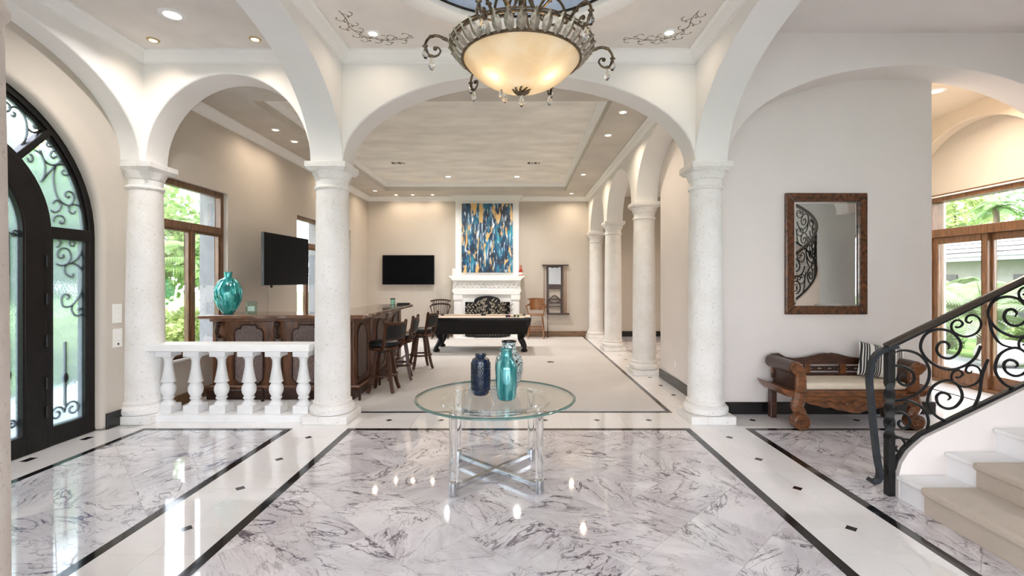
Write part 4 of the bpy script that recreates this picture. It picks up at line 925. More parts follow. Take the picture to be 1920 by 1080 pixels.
# ================================================================== BAR STOOLS (back towards +y of the stool)
def stool(label, x, y, rz, swivel):
    t = thing('bar_stool', label, 'bar stool', (x, y, .024), rz, 'bar stools')
    c_ = swivel; R2 = Matrix.Rotation(c_, 4, 'Z')
    def rb(mb): mb.v = [tuple(R2 @ Vector(p)) for p in mb.v]; return mb
    rb(MB().lathe([(0, .635), (.18, .635), (.205, .650), (.208, .675), (.195, .700), (.16, .715), (0, .72)], 28, sc=(1, 1))).build('seat_cushion', LEATHER, t)
    rb(MB().lathe([(0, .575), (.155, .575), (.185, .585), (.205, .60), (.205, .635), (0, .635)], 28)).build('seat_frame', STOOLWOOD, t)
    MB().lathe([(0, .545), (.10, .545), (.10, .575), (0, .575)], 20).build('swivel', IRON, t)
    for sx_ in (-1, 1):
        rb(MB().tube(catmull([(sx_*.165, .13, .60), (sx_*.178, .19, .68), (sx_*.182, .215, .80), (sx_*.186, .245, .985)], 5), [.024]*16, 4)).build('back_post', STOOLWOOD, t)
        rb(MB().ball((sx_*.186, .248, .995), .024, 10, 6)).build('finial', STOOLWOOD, t)
    def cur(z0, z1, y0_, y1_, d):
        m = MB(); n = 8; vs = []; fs = []
        for i in range(n+1):
            u = -1+2*i/n; x_ = u*.172; b = .03*(1-u*u)
            vs += [(x_, y0_+b, z0), (x_, y0_+b+d, z0), (x_, y1_+b+d, z1), (x_, y1_+b, z1)]
        for i in range(n):
            for k in range(4): fs.append((4*i+k, 4*i+(k+1) % 4, 4*i+4+(k+1) % 4, 4*i+4+k))
        return m.add(vs, fs+[(0, 1, 2, 3), (4*n, 4*n+3, 4*n+2, 4*n+1)])
    rb(cur(.935, .985, .232, .240, .028)).build('top_rail', STOOLWOOD, t, bevel=.004)
    rb(cur(.735, .77, .186, .196, .026)).build('lower_rail', STOOLWOOD, t, bevel=.004)
    rb(cur(.755, .945, .186, .226, .048)).build('back_pad', LEATHER, t, bevel=.012, seg=3)
    for k in range(4):
        a = PI/4+k*PI/2; ca, sa = math.cos(a), math.sin(a)
        MB().tube(catmull([(r*ca, r*sa, z) for r, z in ((.115, .56), (.150, .40), (.178, .22), (.215, .08), (.248, .0))], 5), [.035-.007*i/20 for i in range(21)], 4).build('leg', STOOLWOOD, t)
    torus(MB(), .190, .017, .235, 28, 6).build('foot_ring', STOOLWOOD, t)
    return t
stool('bar stool nearest the white column, its leather back turned to the room', -1.93, 6.82, 0, -PI/2-.55)
stool('middle bar stool of the three beside the wooden bar', -1.90, 7.64, .2, -PI/2-.20)
stool('bar stool farthest from the white column, next to the pool table', -1.77, 8.60, .45, -PI/2-.75)

# ================================================================== POOL TABLE
t = thing('pool_table', 'black pool table with beige cloth and carved claw-foot legs', 'pool table', (-.85, 10.92, .012))
m = MB()
def ring_pts(hx, hy, z): return [(-hx, -hy, z), (hx, -hy, z), (hx, hy, z), (-hx, hy, z)]
lv = [(1.00, .44, .395), (1.03, .47, .41), (1.05, .50, .52), (1.10, .555, .66), (1.115, .57, .70), (1.115, .57, .735)]
vs = []; fs = []
for hx, hy, z in lv: vs += ring_pts(hx, hy, z)
for j in range(len(lv)-1):
    for k in range(4): fs.append((4*j+k, 4*j+(k+1) % 4, 4*j+4+(k+1) % 4, 4*j+4+k))
m.add(vs, fs+[(3, 2, 1, 0), tuple(range(4*len(lv)-4, 4*len(lv)))]); m.build('cabinet', POOLBLK, t, bevel=.01)
MB().box(-1.0, -.46, .73, 1.0, .46, .738).build('cloth', FELT, t, smooth=0)
for b_ in ((-.94, -.565, .735, -.06, -.46, .766), (.06, -.565, .735, .94, -.46, .766), (-.94, .46, .735, -.06, .565, .766), (.06, .46, .735, .94, .565, .766), (-1.11, -.40, .735, -1.0, .40, .766), (1.0, -.40, .735, 1.11, .40, .766)):
    MB().box(*b_).build('cushion_rail', FELT, t, smooth=0, bevel=.008)
for x, y in ((-1.03, -.50), (0, -.55), (1.03, -.50), (-1.03, .50), (0, .55), (1.03, .50)):
    if x == 0:
        MB().lathe([(0, .7375), (.055, .7375), (.055, .7385), (0, .7385)], 16).build('pocket', LEATHER, t, loc=(x, y*.84, 0)); continue
    pk = torus(MB(), .065, .017, .752, 16, 6).build('pocket', LEATHER, t, loc=(x, y, 0))
    MB().lathe([(.062, .745), (.072, .68), (.060, .60), (.035, .555), (0, .55)], 12).build('pocket_net', LEATHER, pk, smooth=0)
for sx_ in (-1, 1):
    for sy_ in (-1, 1):
        P = [(0, 0, .45), (-.03, 0, .36), (-.045, 0, .28), (.0, 0, .18), (.045, 0, .09), (.035, 0, .035)]
        pts = catmull([(sx_*.93+sx_*p[0], sy_*.37+sy_*p[0]*.6, p[2]) for p in P], 5)
        R3 = [.115, .11, .105, .10, .095, .09, .085, .078, .07, .065, .06, .056, .052, .05, .048, .046, .045, .044, .044, .044, .044, .045, .046, .046, .046, .046][:len(pts)]
        lg = MB().tube(pts, R3, 10).build('leg', POOLBLK, t)
        m = MB(); fx, fy = sx_*.965, sy_*.391
        m.ball((fx, fy, .038), .05, 12, 8, (1.1, 1.1, .76))
        for k in range(4):
            a = (-1.2+.8*k)+(-PI/2 if sy_ < 0 else PI/2); m.tube([(fx+.03*math.cos(a), fy+.03*math.sin(a), .075), (fx+.062*math.cos(a), fy+.062*math.sin(a), .045), (fx+.066*math.cos(a), fy+.066*math.sin(a), .006)], [.018, .016, .008], 6)
        m.build('claw_foot', POOLBLK, lg)
for b_ in ((-1.112, -.572, .73, 1.112, -.562, .765), (-1.112, .562, .73, 1.112, .572, .765), (-1.118, -.562, .73, -1.108, .562, .765), (1.108, -.562, .73, 1.118, .562, .765)):
    MB().box(*b_).build('rail_trim', POOLBLK, t, smooth=0)
ballcol = [plain('ball_%s' % n, c, .08, coat=.6, var=.0) for n, c in (('white', (.85, .82, .75)), ('black', (.01, .01, .01)), ('maroon', (.16, .01, .02)), ('blue', (.01, .03, .20)), ('green', (.01, .12, .04)))]
for k, (bx, by, ci, lb) in enumerate(((-.28, 10.86, 1, 'black ball'), (-.215, 10.86, 2, 'maroon ball'), (-.155, 10.90, 0, 'white ball'), (-.25, 10.93, 3, 'blue ball'), (-.095, 10.87, 1, 'black ball'), (-.02, 10.88, 4, 'green ball'))):
    pos = ('at the left end of the row', 'second from the left of the row', 'in the middle of the row', 'behind the row', 'fifth along the row', 'at the right end of the row')[k]
    o = MB().ball((0, 0, 0), .0286, 16, 10).build('billiard_ball', ballcol[ci], loc=(bx, by, .0125+.738+.0286)); tag(o, '%s on the pool table cloth, %s' % (lb, pos), 'ball', 'pool balls')

# ================================================================== FIREPLACE
FX = -.885
fp = thing('fireplace', 'tall white plaster fireplace with carved mantel and chimney breast', 'fireplace', (FX, 13.55, 0))
MB().box(-.885, -.25, 1.70, .885, .0, 3.90).build('chimney_breast', STONEW, fp, smooth=0, bevel=.01)
m = MB().prism([(-1.0+.0, 3.96), (-1.0, 3.93), (-.97, 3.90), (-.93, 3.86), (-.90, 3.80), (.90, 3.80), (.93, 3.86), (.97, 3.90), (1.0, 3.93), (1.0, 3.96)], -.30, 0, 'y'); m.build('breast_crown', CROWN, fp, bevel=.006)
MB().prism([(-1.03, 1.715), (-1.03, 1.68), (-1.0, 1.665), (-.97, 1.63), (-.94, 1.60), (-.94, 1.585), (.94, 1.585), (.94, 1.60), (.97, 1.63), (1.0, 1.665), (1.03, 1.68), (1.03, 1.715)], -.52, .0, 'y').build('mantel_shelf', STONEW, fp, bevel=.006)
MB().box(-.93, -.44, 1.335, .93, 0, 1.585).build('frieze', STONEW, fp, smooth=0, bevel=.008)
m = MB()
for i in range(15):
    x = -.84+i*.12; s_ = 1 if i % 2 else -1
    m.tube(catmull([(x-.05, -.445, 1.40), (x-.03, -.465, 1.47+.02*s_), (x+.02, -.465, 1.53), (x+.05, -.455, 1.50), (x+.035, -.455, 1.47)], 4), [.016]*8+[.013]*8+[.008], 6)
    m.ball((x, -.445, 1.42), .026, 8, 6, (1.2, .8, .8))
tag(m.build('frieze_carving', STONEW, fp), kind='stuff')
MB().prism([(-.93, 1.335), (-.955, 1.32), (-.955, 1.29), (-.92, 1.25), (-.90, 1.20), (.90, 1.20), (.92, 1.25), (.955, 1.29), (.955, 1.32), (.93, 1.335)], -.46, 0, 'y').build('architrave', STONEW, fp, bevel=.006)
for s_ in (-1, 1):
    pl = MB().box(min(s_*.68, s_*.90), -.43, .0, max(s_*.68, s_*.90), 0, 1.20).build('pilaster', STONEW, fp, smooth=0, bevel=.012)
    MB().box(min(s_*.66, s_*.925), -.455, 1.05, max(s_*.66, s_*.925), 0, 1.20).build('pilaster_cap', STONEW, pl, smooth=0, bevel=.015)
    MB().box(min(s_*.66, s_*.925), -.455, .0, max(s_*.66, s_*.925), 0, .14).build('pilaster_base', STONEW, pl, smooth=0, bevel=.015)
    MB().box(min(s_*.715, s_*.865), -.438, .22, max(s_*.715, s_*.865), -.425, .98).build('raised_panel', STONEW, pl, smooth=0, bevel=.006)
aa = arc(0, .86, .55, .16, PI, 0, 20)
MB().strip([-.68, -.55]+[p[0] for p in aa]+[.55, .68], [0, 0]+[p[1] for p in aa]+[0, 0], 1.20, -.415, -.05, 'y').build('surround', STONEW, fp, smooth=40)
MB().box(-.56, -.06, 0, .56, -.02, 1.05).build('firebox_back', BASEBLK, fp, smooth=0)
MB().box(-.85, -.70, .0125, .85, -.3, .035).build('hearth', STONEW, fp, smooth=0, bevel=.006)
o = MB().box(-.71, -.025, -.96, .71, .025, .96).build('abstract_painting', PAINT, loc=(-.88, 13.27, 2.765), smooth=0, bevel=.004); tag(o, 'tall abstract painting in teal blue, white and gold above the mantel', 'painting')
t = thing('pillar_candle', 'white pillar candle at the left end of the mantel shelf', 'candle', (-1.80, 13.18, 1.716))
MB().lathe([(0, 0), (.045, 0), (.045, .19), (.038, .20), (0, .195)], 18).build('wax', WAX, t); MB().tube([(0, 0, .19), (.003, 0, .215)], .003, 5).build('wick', POOLBLK, t)
t = thing('red_decanter', 'red and copper bottle at the right end of the mantel shelf', 'bottle', (.05, 13.18, 1.716))
MB().lathe([(0, 0), (.055, 0), (.06, .02), (.06, .12), (.04, .17), (.03, .20), (0, .20)], 18).build('body', REDGL, t)
MB().lathe([(.062, .03), (.0625, .035), (.0625, .09), (.062, .095)], 18).build('pale_label', WAX, t)
MB().lathe([(0, .195), (.035, .195), (.032, .29), (.02, .30), (0, .30)], 16).build('copper_cap', COPPER, t)
# fire screen
t = thing('fire_screen', 'black wrought iron fire screen with leaf branches before the hearth', 'fire screen', (-.86, 12.93, .036))
def screen_panel(x0, x1, top, yo0, yo1, arched):
    pts = [(x0, yo0, .03), (x0, yo0, top)]
    if arched: pts += [(x0+(x1-x0)*(.5-.5*math.cos(PI*i/10)), yo0, top+.12*math.sin(PI*i/10)) for i in range(1, 10)]
    pts += [(x1, yo1, top), (x1, yo1, .03)]
    p_ = MB().tube(pts, .016, 6, closed=True).build('screen_frame', IRON, t)
    q_ = [(p[0], p[2]) for p in pts]; k_ = (yo1-yo0)/(x1-x0)
    mp_ = MB().prism(q_, 0, .005, 'y'); mp_.v = [(x, yo0+.012+k_*(x-x0)+y, z) for x, y, z in mp_.v]; mp_.build('mesh_panel', IRON, p_, smooth=0)
    m = MB(); rnd = random.Random(int(x0*100)+7)
    nb = 9 if arched else 4
    for k in range(nb):
        f0 = (k+.5)/nb; xa = x0+(x1-x0)*f0; ya = yo0+(yo1-yo0)*f0
        lean = (rnd.random()-.5)*.16; hh = top+(.10*math.sin(PI*f0) if arched else -.02); st = [(xa, ya, .05), (xa+lean*.4, ya-.01, hh*.4), (xa+lean, ya-.012, hh*.95)]
        m.tube(catmull(st, 5), .006, 5)
        for q in range(10):
            f = .15+.10*q; c_ = Vector((xa+lean*f, ya-.014, .05+hh*.83*f)); s_ = 1 if q % 2 else -1
            m.tube([c_, c_+Vector((s_*.035, -.006, .03)), c_+Vector((s_*.07, -.004, .075))], [.005, .019, .002], 5)
    tag(m.build('leaf_branches', BRONZEL, p_), kind='stuff')
screen_panel(-.34, .34, 1.0, 0, 0, True); screen_panel(-.60, -.345, .96, .16, .02, False); screen_panel(.345, .60, .96, .02, .16, False)

# ================================================================== TELEVISIONS
t = thing('television', 'large flat television on the back wall left of the fireplace', 'television', (-3.115, 13.46, 1.885))
MB().box(-.73, -.025, -.415, .73, .025, .415).build('housing', TVEDGE, t, smooth=0, bevel=.006)
MB().box(-.72, -.028, -.402, .72, -.024, .405).build('screen', TVBLK, t, smooth=0)
MB().box(-.2, .02, -.2, .2, .088, .2).build('wall_bracket', IRON, t, smooth=0)
dx, dy = -3.81+3.89, 8.6-7.25; L_ = math.hypot(dx, dy)
t = thing('television', 'flat television on a swing arm beside the left window above the bar', 'television', (-3.85, 7.925, 1.925), math.atan2(dy, dx))
MB().box(-L_/2, -.02, -.41, L_/2, .03, .41).build('housing', TVEDGE, t, smooth=0, bevel=.006)
MB().box(-L_/2+.01, -.024, -.398, L_/2-.01, -.018, .40).build('screen', TVBLK, t, smooth=0)
m = MB().box(-.15, .03, -.15, .15, .06, .15); m.tube([(0, .05, 0), (.20, .24, 0), (.35, .45, 0)], .025, 6); m.box(.28, .43, -.14, .42, .462, .14); m.build('swing_arm', IRON, t, smooth=0)
MB().ball((-.45, -.0, -.425), .022, 10, 6).build('sensor', IRON, t)
for nm, p0, p1 in (('white power cable running down the wall below the swing-arm television', (-4.292, 8.20, 1.55), (-4.292, 8.20, .9)), ('white power cable running down the back wall below the television', (-2.95, 13.542, 1.48), (-2.95, 13.542, .40))):
    tag(MB().tube([p0, ((p0[0]+p1[0])/2, (p0[1]+p1[1])/2, (p0[2]+p1[2])/2), p1], .008, 6).build('power_cable', GLOVE), nm, 'cable')

# ================================================================== CUE RACK, CAPTAIN'S CHAIRS
t = thing('cue_rack', 'dark wooden wall cue rack with small mirror and standing cues', 'cue rack', (1.02, 13.54, 0))
MB().box(-.37, -.10, 2.00, .38, -.0, 2.035).build('top_shelf', BARDARK, t, smooth=0, bevel=.006)
for s_ in (-.21, .19): MB().box(s_-.03, -.05, .66, s_+.03, 0, 2.0).build('upright', BARDARK, t, smooth=0, bevel=.006)
MB().prism([(-.19, 2.0), (-.19, 1.95), (-.14, 1.965), (-.08, 1.935), (0, 1.955), (.07, 1.935), (.12, 1.965), (.17, 1.95), (.17, 2.0)], -.045, -.01, 'y').build('arched_head', BARDARK, t)
MB().box(-.18, -.025, 1.48, .16, -.015, 1.96).build('mirror_plate', MIRROR, t, smooth=0)
MB().box(-.19, -.05, 1.34, .17, 0, 1.48).build('cross_board', BARDARK, t, smooth=0, bevel=.005)
MB().tube(catmull([(-.17, -.03, 1.02), (-.10, -.03, 1.10), (-.01, -.03, 1.16), (.08, -.03, 1.10), (.15, -.03, 1.02), (.08, -.03, .97), (-.01, -.03, .95), (-.10, -.03, .97)], 5, True), .016, 6, closed=True).build('carved_oval', BARDARK, t)
MB().box(-.19, -.04, 1.035, .17, -.01, 1.07).build('rail', BARDARK, t, smooth=0)
for z in (.93, .83): MB().box(-.19, -.04, z, .17, -.01, z+.03).build('rail', BARDARK, t, smooth=0)
MB().box(-.23, -.13, .62, .40, 0, .665).build('bottom_shelf', BARDARK, t, smooth=0, bevel=.006)
for k, (x, lb) in enumerate(((-.31, 'slim wooden cue standing left of the cue rack mirror'), (.255, 'slim wooden cue standing just right of the cue rack mirror'), (.31, 'outermost slim cue at the right side of the cue rack'))):
    z0 = .69 if k else .70
    c = thing('billiard_cue', lb, 'cue', (1.02+x, 13.47, z0-.022 if k else z0), 0, 'cues in the wall rack')
    MB().lathe([(0, 0), (.015, 0), (.013, .5), (.006, 1.30), (0, 1.30)], 10).build('shaft', OAK, c); MB().lathe([(0, 1.30), (.006, 1.30), (.006, 1.315), (0, 1.315)], 8).build('tip', SWITCH, c)
def captain(name, label, x, y, rz, mat, panel_back, seat_z=.66):
    t = thing(name, label, 'chair', (x, y, .015), rz)
    MB().lathe([(0, seat_z-.03), (.22, seat_z-.03), (.24, seat_z-.015), (.23, seat_z), (.20, seat_z+.008), (0, seat_z)], 24, sc=(1, .92)).build('seat', mat, t)
    for sx_ in (-1, 1):
        for sy_ in (-1, 1):
            MB().tube([(sx_*.16, sy_*.14, seat_z-.02), (sx_*.19, sy_*.17, .3), (sx_*.215, sy_*.195, 0)], [.018, .022, .015], 8).build('leg', mat, t)
    for z, e in ((.22, .20), (.30, .19)):
        MB().tube([(-e, -e*.9, z), (e, -e*.9, z), (e, e*.9, z), (-e, e*.9, z)], .012, 6, closed=True).build('stretcher', mat, t)
    # curved arm bow and back
    bow = catmull([(-.25, -.16, seat_z+.20), (-.27, .02, seat_z+.21), (-.20, .18, seat_z+.25), (0, .235, seat_z+.27), (.20, .18, seat_z+.25), (.27, .02, seat_z+.21), (.25, -.16, seat_z+.20)], 6)
    if panel_back:
        MB().tube(bow, .020, 8, flat=(1, 1.3)).build('arm_bow', mat, t)
        a_ = [(-1.0+.1*i)*.9 for i in range(21)]; vs = []; fs = []
        for i, u in enumerate(a_):
            x_ = .235*math.sin(u*1.05); y_ = .235*math.cos(u*1.05)-.02
            vs += [(x_*.92, y_*.92, seat_z+.10), (x_*.92, y_*.92+.018, seat_z+.10), (x_, y_+.03, seat_z+.40), (x_, y_+.012, seat_z+.40)]
        for i in range(20):
            for k in range(4): fs.append((4*i+k, 4*i+(k+1) % 4, 4*i+4+(k+1) % 4, 4*i+4+k))
        MB().add(vs, fs+[(0, 1, 2, 3), (83, 82, 81, 80)]).build('back_panel', mat, t)
        MB().tube([(-.24, .07, seat_z+.40), (-.16, .185, seat_z+.41), (0, .245, seat_z+.415), (.16, .185, seat_z+.41), (.24, .07, seat_z+.40)], .016, 6).build('top_rail', mat, t)
    else:
        MB().tube(bow, .020, 8, flat=(1, 1.3)).build('arm_bow', mat, t)
        MB().tube(catmull([(-.26, .06, seat_z+.35), (-.17, .19, seat_z+.37), (0, .245, seat_z+.38), (.17, .19, seat_z+.37), (.26, .06, seat_z+.35)], 5), .022, 8).build('top_rail', mat, t)
        for u in (-.9, -.68, -.45, -.22, 0, .22, .45, .68, .9):
            x_ = .225*math.sin(u*1.2); y_ = .225*math.cos(u*1.2); MB().tube([(x_*.9, y_*.85, seat_z), (x_*1.04, y_*1.04, seat_z+.36)], .010, 6).build('spindle', mat, t)
    for sx_ in (-1, 1):
        MB().tube([(sx_*.20, -.12, seat_z), (sx_*.25, -.15, seat_z+.20)], .013, 6).build('arm_post', mat, t)
    return t
captain('captains_chair', 'tan wooden captain chair with curved panel back, right of the fireplace', .47, 13.0, -.1, OAK, True)
captain('captains_chair', 'dark spindle-back captain chair behind the pool table, left of fireplace', -2.13, 12.95, .1, BARDARK, False)
t = thing('billiard_cue', 'loose wooden cue leaning beside the tan captain chair', 'cue', (.79, 13.1, .012))
MB().tube([(0, 0, 0), (.0, .02, 1.07)], [.013, .007], 8).build('shaft', STOOLWOOD, t)
MB().tube([(0, .02, 1.07), (0, .0203, 1.085)], [.007, .006], 8).build('tip', SWITCH, t)

# ================================================================== BENCH, PILLOW, MIRROR
bx, by = 3.62, 5.37
t = thing('carved_bench', 'carved teak bench with rolled arms and scroll feet below the mirror', 'bench', (bx, by, 0))
MB().prism([(-.82, .455), (-.79, .40), (-.735, .345), (.735, .345), (.79, .40), (.82, .455), (.76, .425), (.70, .412), (-.70, .412), (-.76, .425)], -.25, .25, 'y').build('seat_frame', BENCHWOOD, t, bevel=.006)
low = [(-.62, .345)]+[(-.62+.08*math.sin(0), .29), (-.55, .30), (-.50, .265), (-.42, .25), (-.34, .222), (-.26, .228), (-.20, .20), (-.10, .188), (-.04, .168), (.04, .168), (.10, .188), (.20, .20), (.26, .228), (.34, .222), (.42, .25), (.50, .265), (.55, .30), (.62, .29)]+[(.62, .345)]
ap = MB().prism(low, -.245, -.205, 'y').build('carved_apron', BENCHWOOD, t, bevel=.006)
m = MB()
for s_ in (-1, 1):
    for k, x in enumerate((.06, .17, .29, .41)):
        m.tube(catmull([(s_*(x-.04), -.247, .24+.02*k), (s_*x, -.256, .285+.008*k), (s_*(x+.05), -.256, .27+.012*k), (s_*(x+.03), -.252, .245+.018*k)], 4), .010, 5)
m.ball((0, -.247, .26), .045, 10, 6, (1.2, .35, 1)); m.build('apron_carving', BENCHWOOD, ap)
for s_ in (-1, 1):
    P = catmull([(s_*.60, -.235, .39), (s_*.615, -.24, .31), (s_*.635, -.245, .24), (s_*.60, -.25, .18), (s_*.58, -.25, .13)], 5)
    lg = MB().tube(P, [.075-.0009*i*1.2 for i in range(len(P))], 8, flat=(.8, 1.0)).build('front_leg', BENCHWOOD, t)
    q = [(s_*.61+r*math.cos(a), .088+r*math.sin(a)) for a, r in [(2*PI*i/24, .086) for i in range(24)]]
    MB().prism(q, -.315, -.19, 'y').build('scroll_foot', BENCHWOOD, lg, bevel=.012)
    sp = spiral((s_*.61, .088), .078, .02, PI/2, s_*1.7, 36)
    MB().tube([(p[0], -.317, p[1]) for p in sp], .009, 6).build('volute', BENCHWOOD, lg)
    MB().box(s_*.66-.035, .17, 0, s_*.66+.035, .24, .36).build('rear_leg', BENCHDK, t, smooth=0, bevel=.006)
    inn = [(.575, .41), (.575, .56), (.59, .63)]; 
    poly = [(s_*.575, .41), (s_*.572, .55), (s_*.585, .625)]+[(s_*(.655+.072*math.cos(a)), .655+.072*math.sin(a)) for a in [PI-.35-i*(PI*1.32)/14 for i in range(15)]]+[(s_*.655, .60), (s_*.635, .55), (s_*.635, .41)]
    ar = MB().prism(poly, -.25, .24, 'y').build('rolled_arm', BENCHDK, t, bevel=.006)
    MB().prism([(s_*(.61+.062*u), v) for u, v in ((-1, .40), (-.95, .55), (-.8, .63), (-.2, .70), (.6, .725), (1.5, .71), (1.75, .65), (1.3, .60), (.7, .58), (.75, .50), (.9, .40))], -.285, -.235, 'y').build('arm_front', BENCHWOOD, ar, bevel=.012)
    MB().tube([(p[0], -.288, p[1]) for p in spiral((s_*.665, .665), .05, .012, PI*.2, -s_*1.5, 28)], .007, 6).build('volute', BENCHWOOD, ar)
top = [(-.70, .68), (-.66, .735), (-.58, .745), (-.50, .70), (-.40, .685), (-.26, .70), (-.12, .735), (-.04, .748), (0, .742), (.04, .748), (.12, .735), (.26, .70), (.40, .685), (.50, .70), (.58, .745), (.66, .735), (.70, .68)]
bk = MB().prism(top+[(.70, .615), (-.70, .615)], .205, .245, 'y').build('backrest_rail', BENCHDK, t, bevel=.005)
MB().box(-.66, .205, .455, .66, .24, .515).build('lower_rail', BENCHDK, t, smooth=0, bevel=.005)
for x in (-.62, -.25, .17, .60): MB().box(x-.035, .205, .51, x+.035, .24, .62).build('back_post', BENCHWOOD, t, smooth=0, bevel=.004)
for x0, x1 in ((-.585, -.285), (-.215, .135), (.205, .565)):
    m = MB()
    for z in (.545, .585): m.tube([(x0, .222, z), (x1, .222, z)], .008, 6)
    n_ = 3
    for k in range(n_):
        a_ = x0+(x1-x0)*k/n_; b_ = x0+(x1-x0)*(k+1)/n_; m.tube([(a_, .222, .545), (b_, .222, .585)], .008, 6); m.tube([(a_, .222, .585), (b_, .222, .545)], .008, 6)
    m.build('lattice_splat', BENCHDK, t)
MB().box(-.565, -.235, .413, .565, .195, .492).build('seat_cushion', LINEN, t, bevel=.03, seg=4)
def pillow_mesh(w_, h_, d_):
    m = MB(); n = 16; vs = []; fs = []
    for side in (1, -1):
        for j in range(n+1):
            for i in range(n+1):
                u, v = -1+2*i/n, -1+2*j/n; k = (max(0, (1-u**4))*max(0, (1-v**4)))**.5
                vs.append((u*w_/2*(1-.07*(1-abs(v))), side*d_/2*k, v*h_/2*(1-.07*(1-abs(u)))))
    N_ = (n+1)**2
    for s_ in (0, 1):
        for j in range(n):
            for i in range(n):
                a_ = s_*N_+j*(n+1)+i; f = (a_, a_+1, a_+n+2, a_+n+1); fs.append(f if s_ else f[::-1])
    return m.add(vs, fs)
o = pillow_mesh(.45, .39, .14).build('striped_pillow', STRIPE, loc=(4.10, 5.41, .675), rot=(-.30, math.radians(9), math.radians(-16)), smooth=60); tag(o, 'black and white striped pillow leaning at the right end of the bench', 'pillow')
t = thing('wall_mirror', 'large rectangular mirror in burl wood frame on the white wall', 'mirror', (3.655, 5.704, 1.912))
mw, mh, fw = .483, .722, .098
for nm, q in (('l', None),):
    for poly in ([(-mw, -mh), (mw, -mh), (mw-fw, -mh+fw), (-mw+fw, -mh+fw)], [(-mw, mh), (mw, mh), (mw-fw, mh-fw), (-mw+fw, mh-fw)], [(-mw, -mh), (-mw, mh), (-mw+fw, mh-fw), (-mw+fw, -mh+fw)], [(mw, -mh), (mw, mh), (mw-fw, mh-fw), (mw-fw, -mh+fw)]):
        MB().prism(poly, -.045, 0, 'y').build('frame_side', BURL, t, bevel=.008, smooth=0)
MB().prism([(-mw+fw-.002, -mh+fw-.002), (mw-fw+.002, -mh+fw-.002), (mw-fw+.002, mh-fw+.002), (-mw+fw-.002, mh-fw+.002)], -.016, -.004, 'y').build('mirror_plate', MIRROR, t, smooth=0)
for a_, b_ in (((-1, -1), (1, -1)), ((1, -1), (1, 1)), ((1, 1), (-1, 1)), ((-1, 1), (-1, -1))):
    ix, iz = mw-fw, mh-fw; k = .026
    MB().add([(a_[0]*ix, -.017, a_[1]*iz), (b_[0]*ix, -.017, b_[1]*iz), (b_[0]*(ix-k), -.0205, b_[1]*(iz-k)), (a_[0]*(ix-k), -.0205, a_[1]*(iz-k)), (a_[0]*ix, -.012, a_[1]*iz), (b_[0]*ix, -.012, b_[1]*iz), (b_[0]*(ix-k), -.016, b_[1]*(iz-k)), (a_[0]*(ix-k), -.016, a_[1]*(iz-k))],
             [(0, 1, 2, 3), (7, 6, 5, 4), (0, 4, 5, 1), (1, 5, 6, 2), (2, 6, 7, 3), (3, 7, 4, 0)]).build('bevel_strip', MIRROR, t, smooth=0)
MB().prism([(-mw, -mh), (mw, -mh), (mw, mh), (-mw, mh)], -.004, 0, 'y').build('backing', BARDARK, t, smooth=0)
# ================================================================== STAIRCASE
SX0, SY, SR, SL = 2.79, 3.50, 2.0, .95
GO, RI, NST, SW = .355, .172, 14, 1.45
def P2(s, w):
    if s < SL: return (SX0+s, SY-w)
    th = (s-SL)/SR; return (SX0+SL+(SR-w)*math.sin(th), SY-SR+(SR-w)*math.cos(th))
def sector(s0, s1, w0, w1, k=5):
    ss = [s0+(s1-s0)*i/k for i in range(k+1)]
    return [P2(s, w0) for s in ss]+[P2(s, w1) for s in reversed(ss)]
st = thing('staircase', 'curved white staircase with carpet runner at the lower right corner', 'stairs', (0, 0, 0))
for i in range(NST):
    s0 = i*GO; z = RI*(i+1)
    r = MB().prism(sector(s0, s0+GO+.02, 0, SW), 0 if i < 3 else max(0, z-.55), z-.032, 'z').build('riser', STEP, st, smooth=0)
    MB().prism(sector(s0-.03, s0+GO+.01, .002, SW), z-.032, z, 'z').build('tread', STEP, st, smooth=0, bevel=.012, seg=3)
    MB().prism(sector(s0-.017, s0+.01, .235, 1.22), z-RI+.001, z-.02, 'z').build('runner_riser', RUNNER, st, smooth=0)
    MB().prism(sector(s0-.052, s0+GO-.005, .235, 1.22), z-.040, z+.016, 'z').build('runner_tread', RUNNER, st, smooth=0, bevel=.022, seg=4)
SEND = NST*GO
def curb_z(s):
    pts = [(-.005, .165), (.02, .255), (.07, .335), (.13, .392), (.19, .442)]
    if s >= .19: return .35+.4845*s
    for (a, b), (c, d) in zip(pts[:-1], pts[1:]):
        if s <= c: return b+(d-b)*(s-a)/(c-a)
    return .442
m = MB(); vs = []; fs = []
ss = [-.005, .0, .01, .02, .045, .07, .10, .13, .16, .19]+[.19+(SEND-.19)*i/46 for i in range(1, 47)]
for s in ss:
    a_, b_ = P2(s, 0), P2(s, -.10); zt = curb_z(s); vs += [(*a_, 0), (*b_, 0), (*b_, zt), (*a_, zt)]
for i in range(len(ss)-1):
    for k in range(4): fs.append((4*i+k, 4*i+(k+1) % 4, 4*i+4+(k+1) % 4, 4*i+4+k))
q = 4*(len(ss)-1); m.add(vs, fs+[(0, 1, 2, 3), (q, q+3, q+2, q+1)]).build('stringer_wall', STAIRWALL, st, smooth=30)
rl = thing('stair_railing', 'black wrought iron stair railing with scrolls and a brown handrail', 'railing', (0, 0, 0))
def onrail(s, z, dw=0): p = P2(s, -.05+dw); return (p[0], p[1], z)
nx = -.035
for z0_, z1_ in ((0, .42), (.84, 1.085)): MB().box(SX0+nx-.026, SY+.05-.026, z0_, SX0+nx+.026, SY+.05+.026, z1_).build('newel_post', IRON, rl, smooth=0, bevel=.003)
m = MB(); vs = []; fs = []
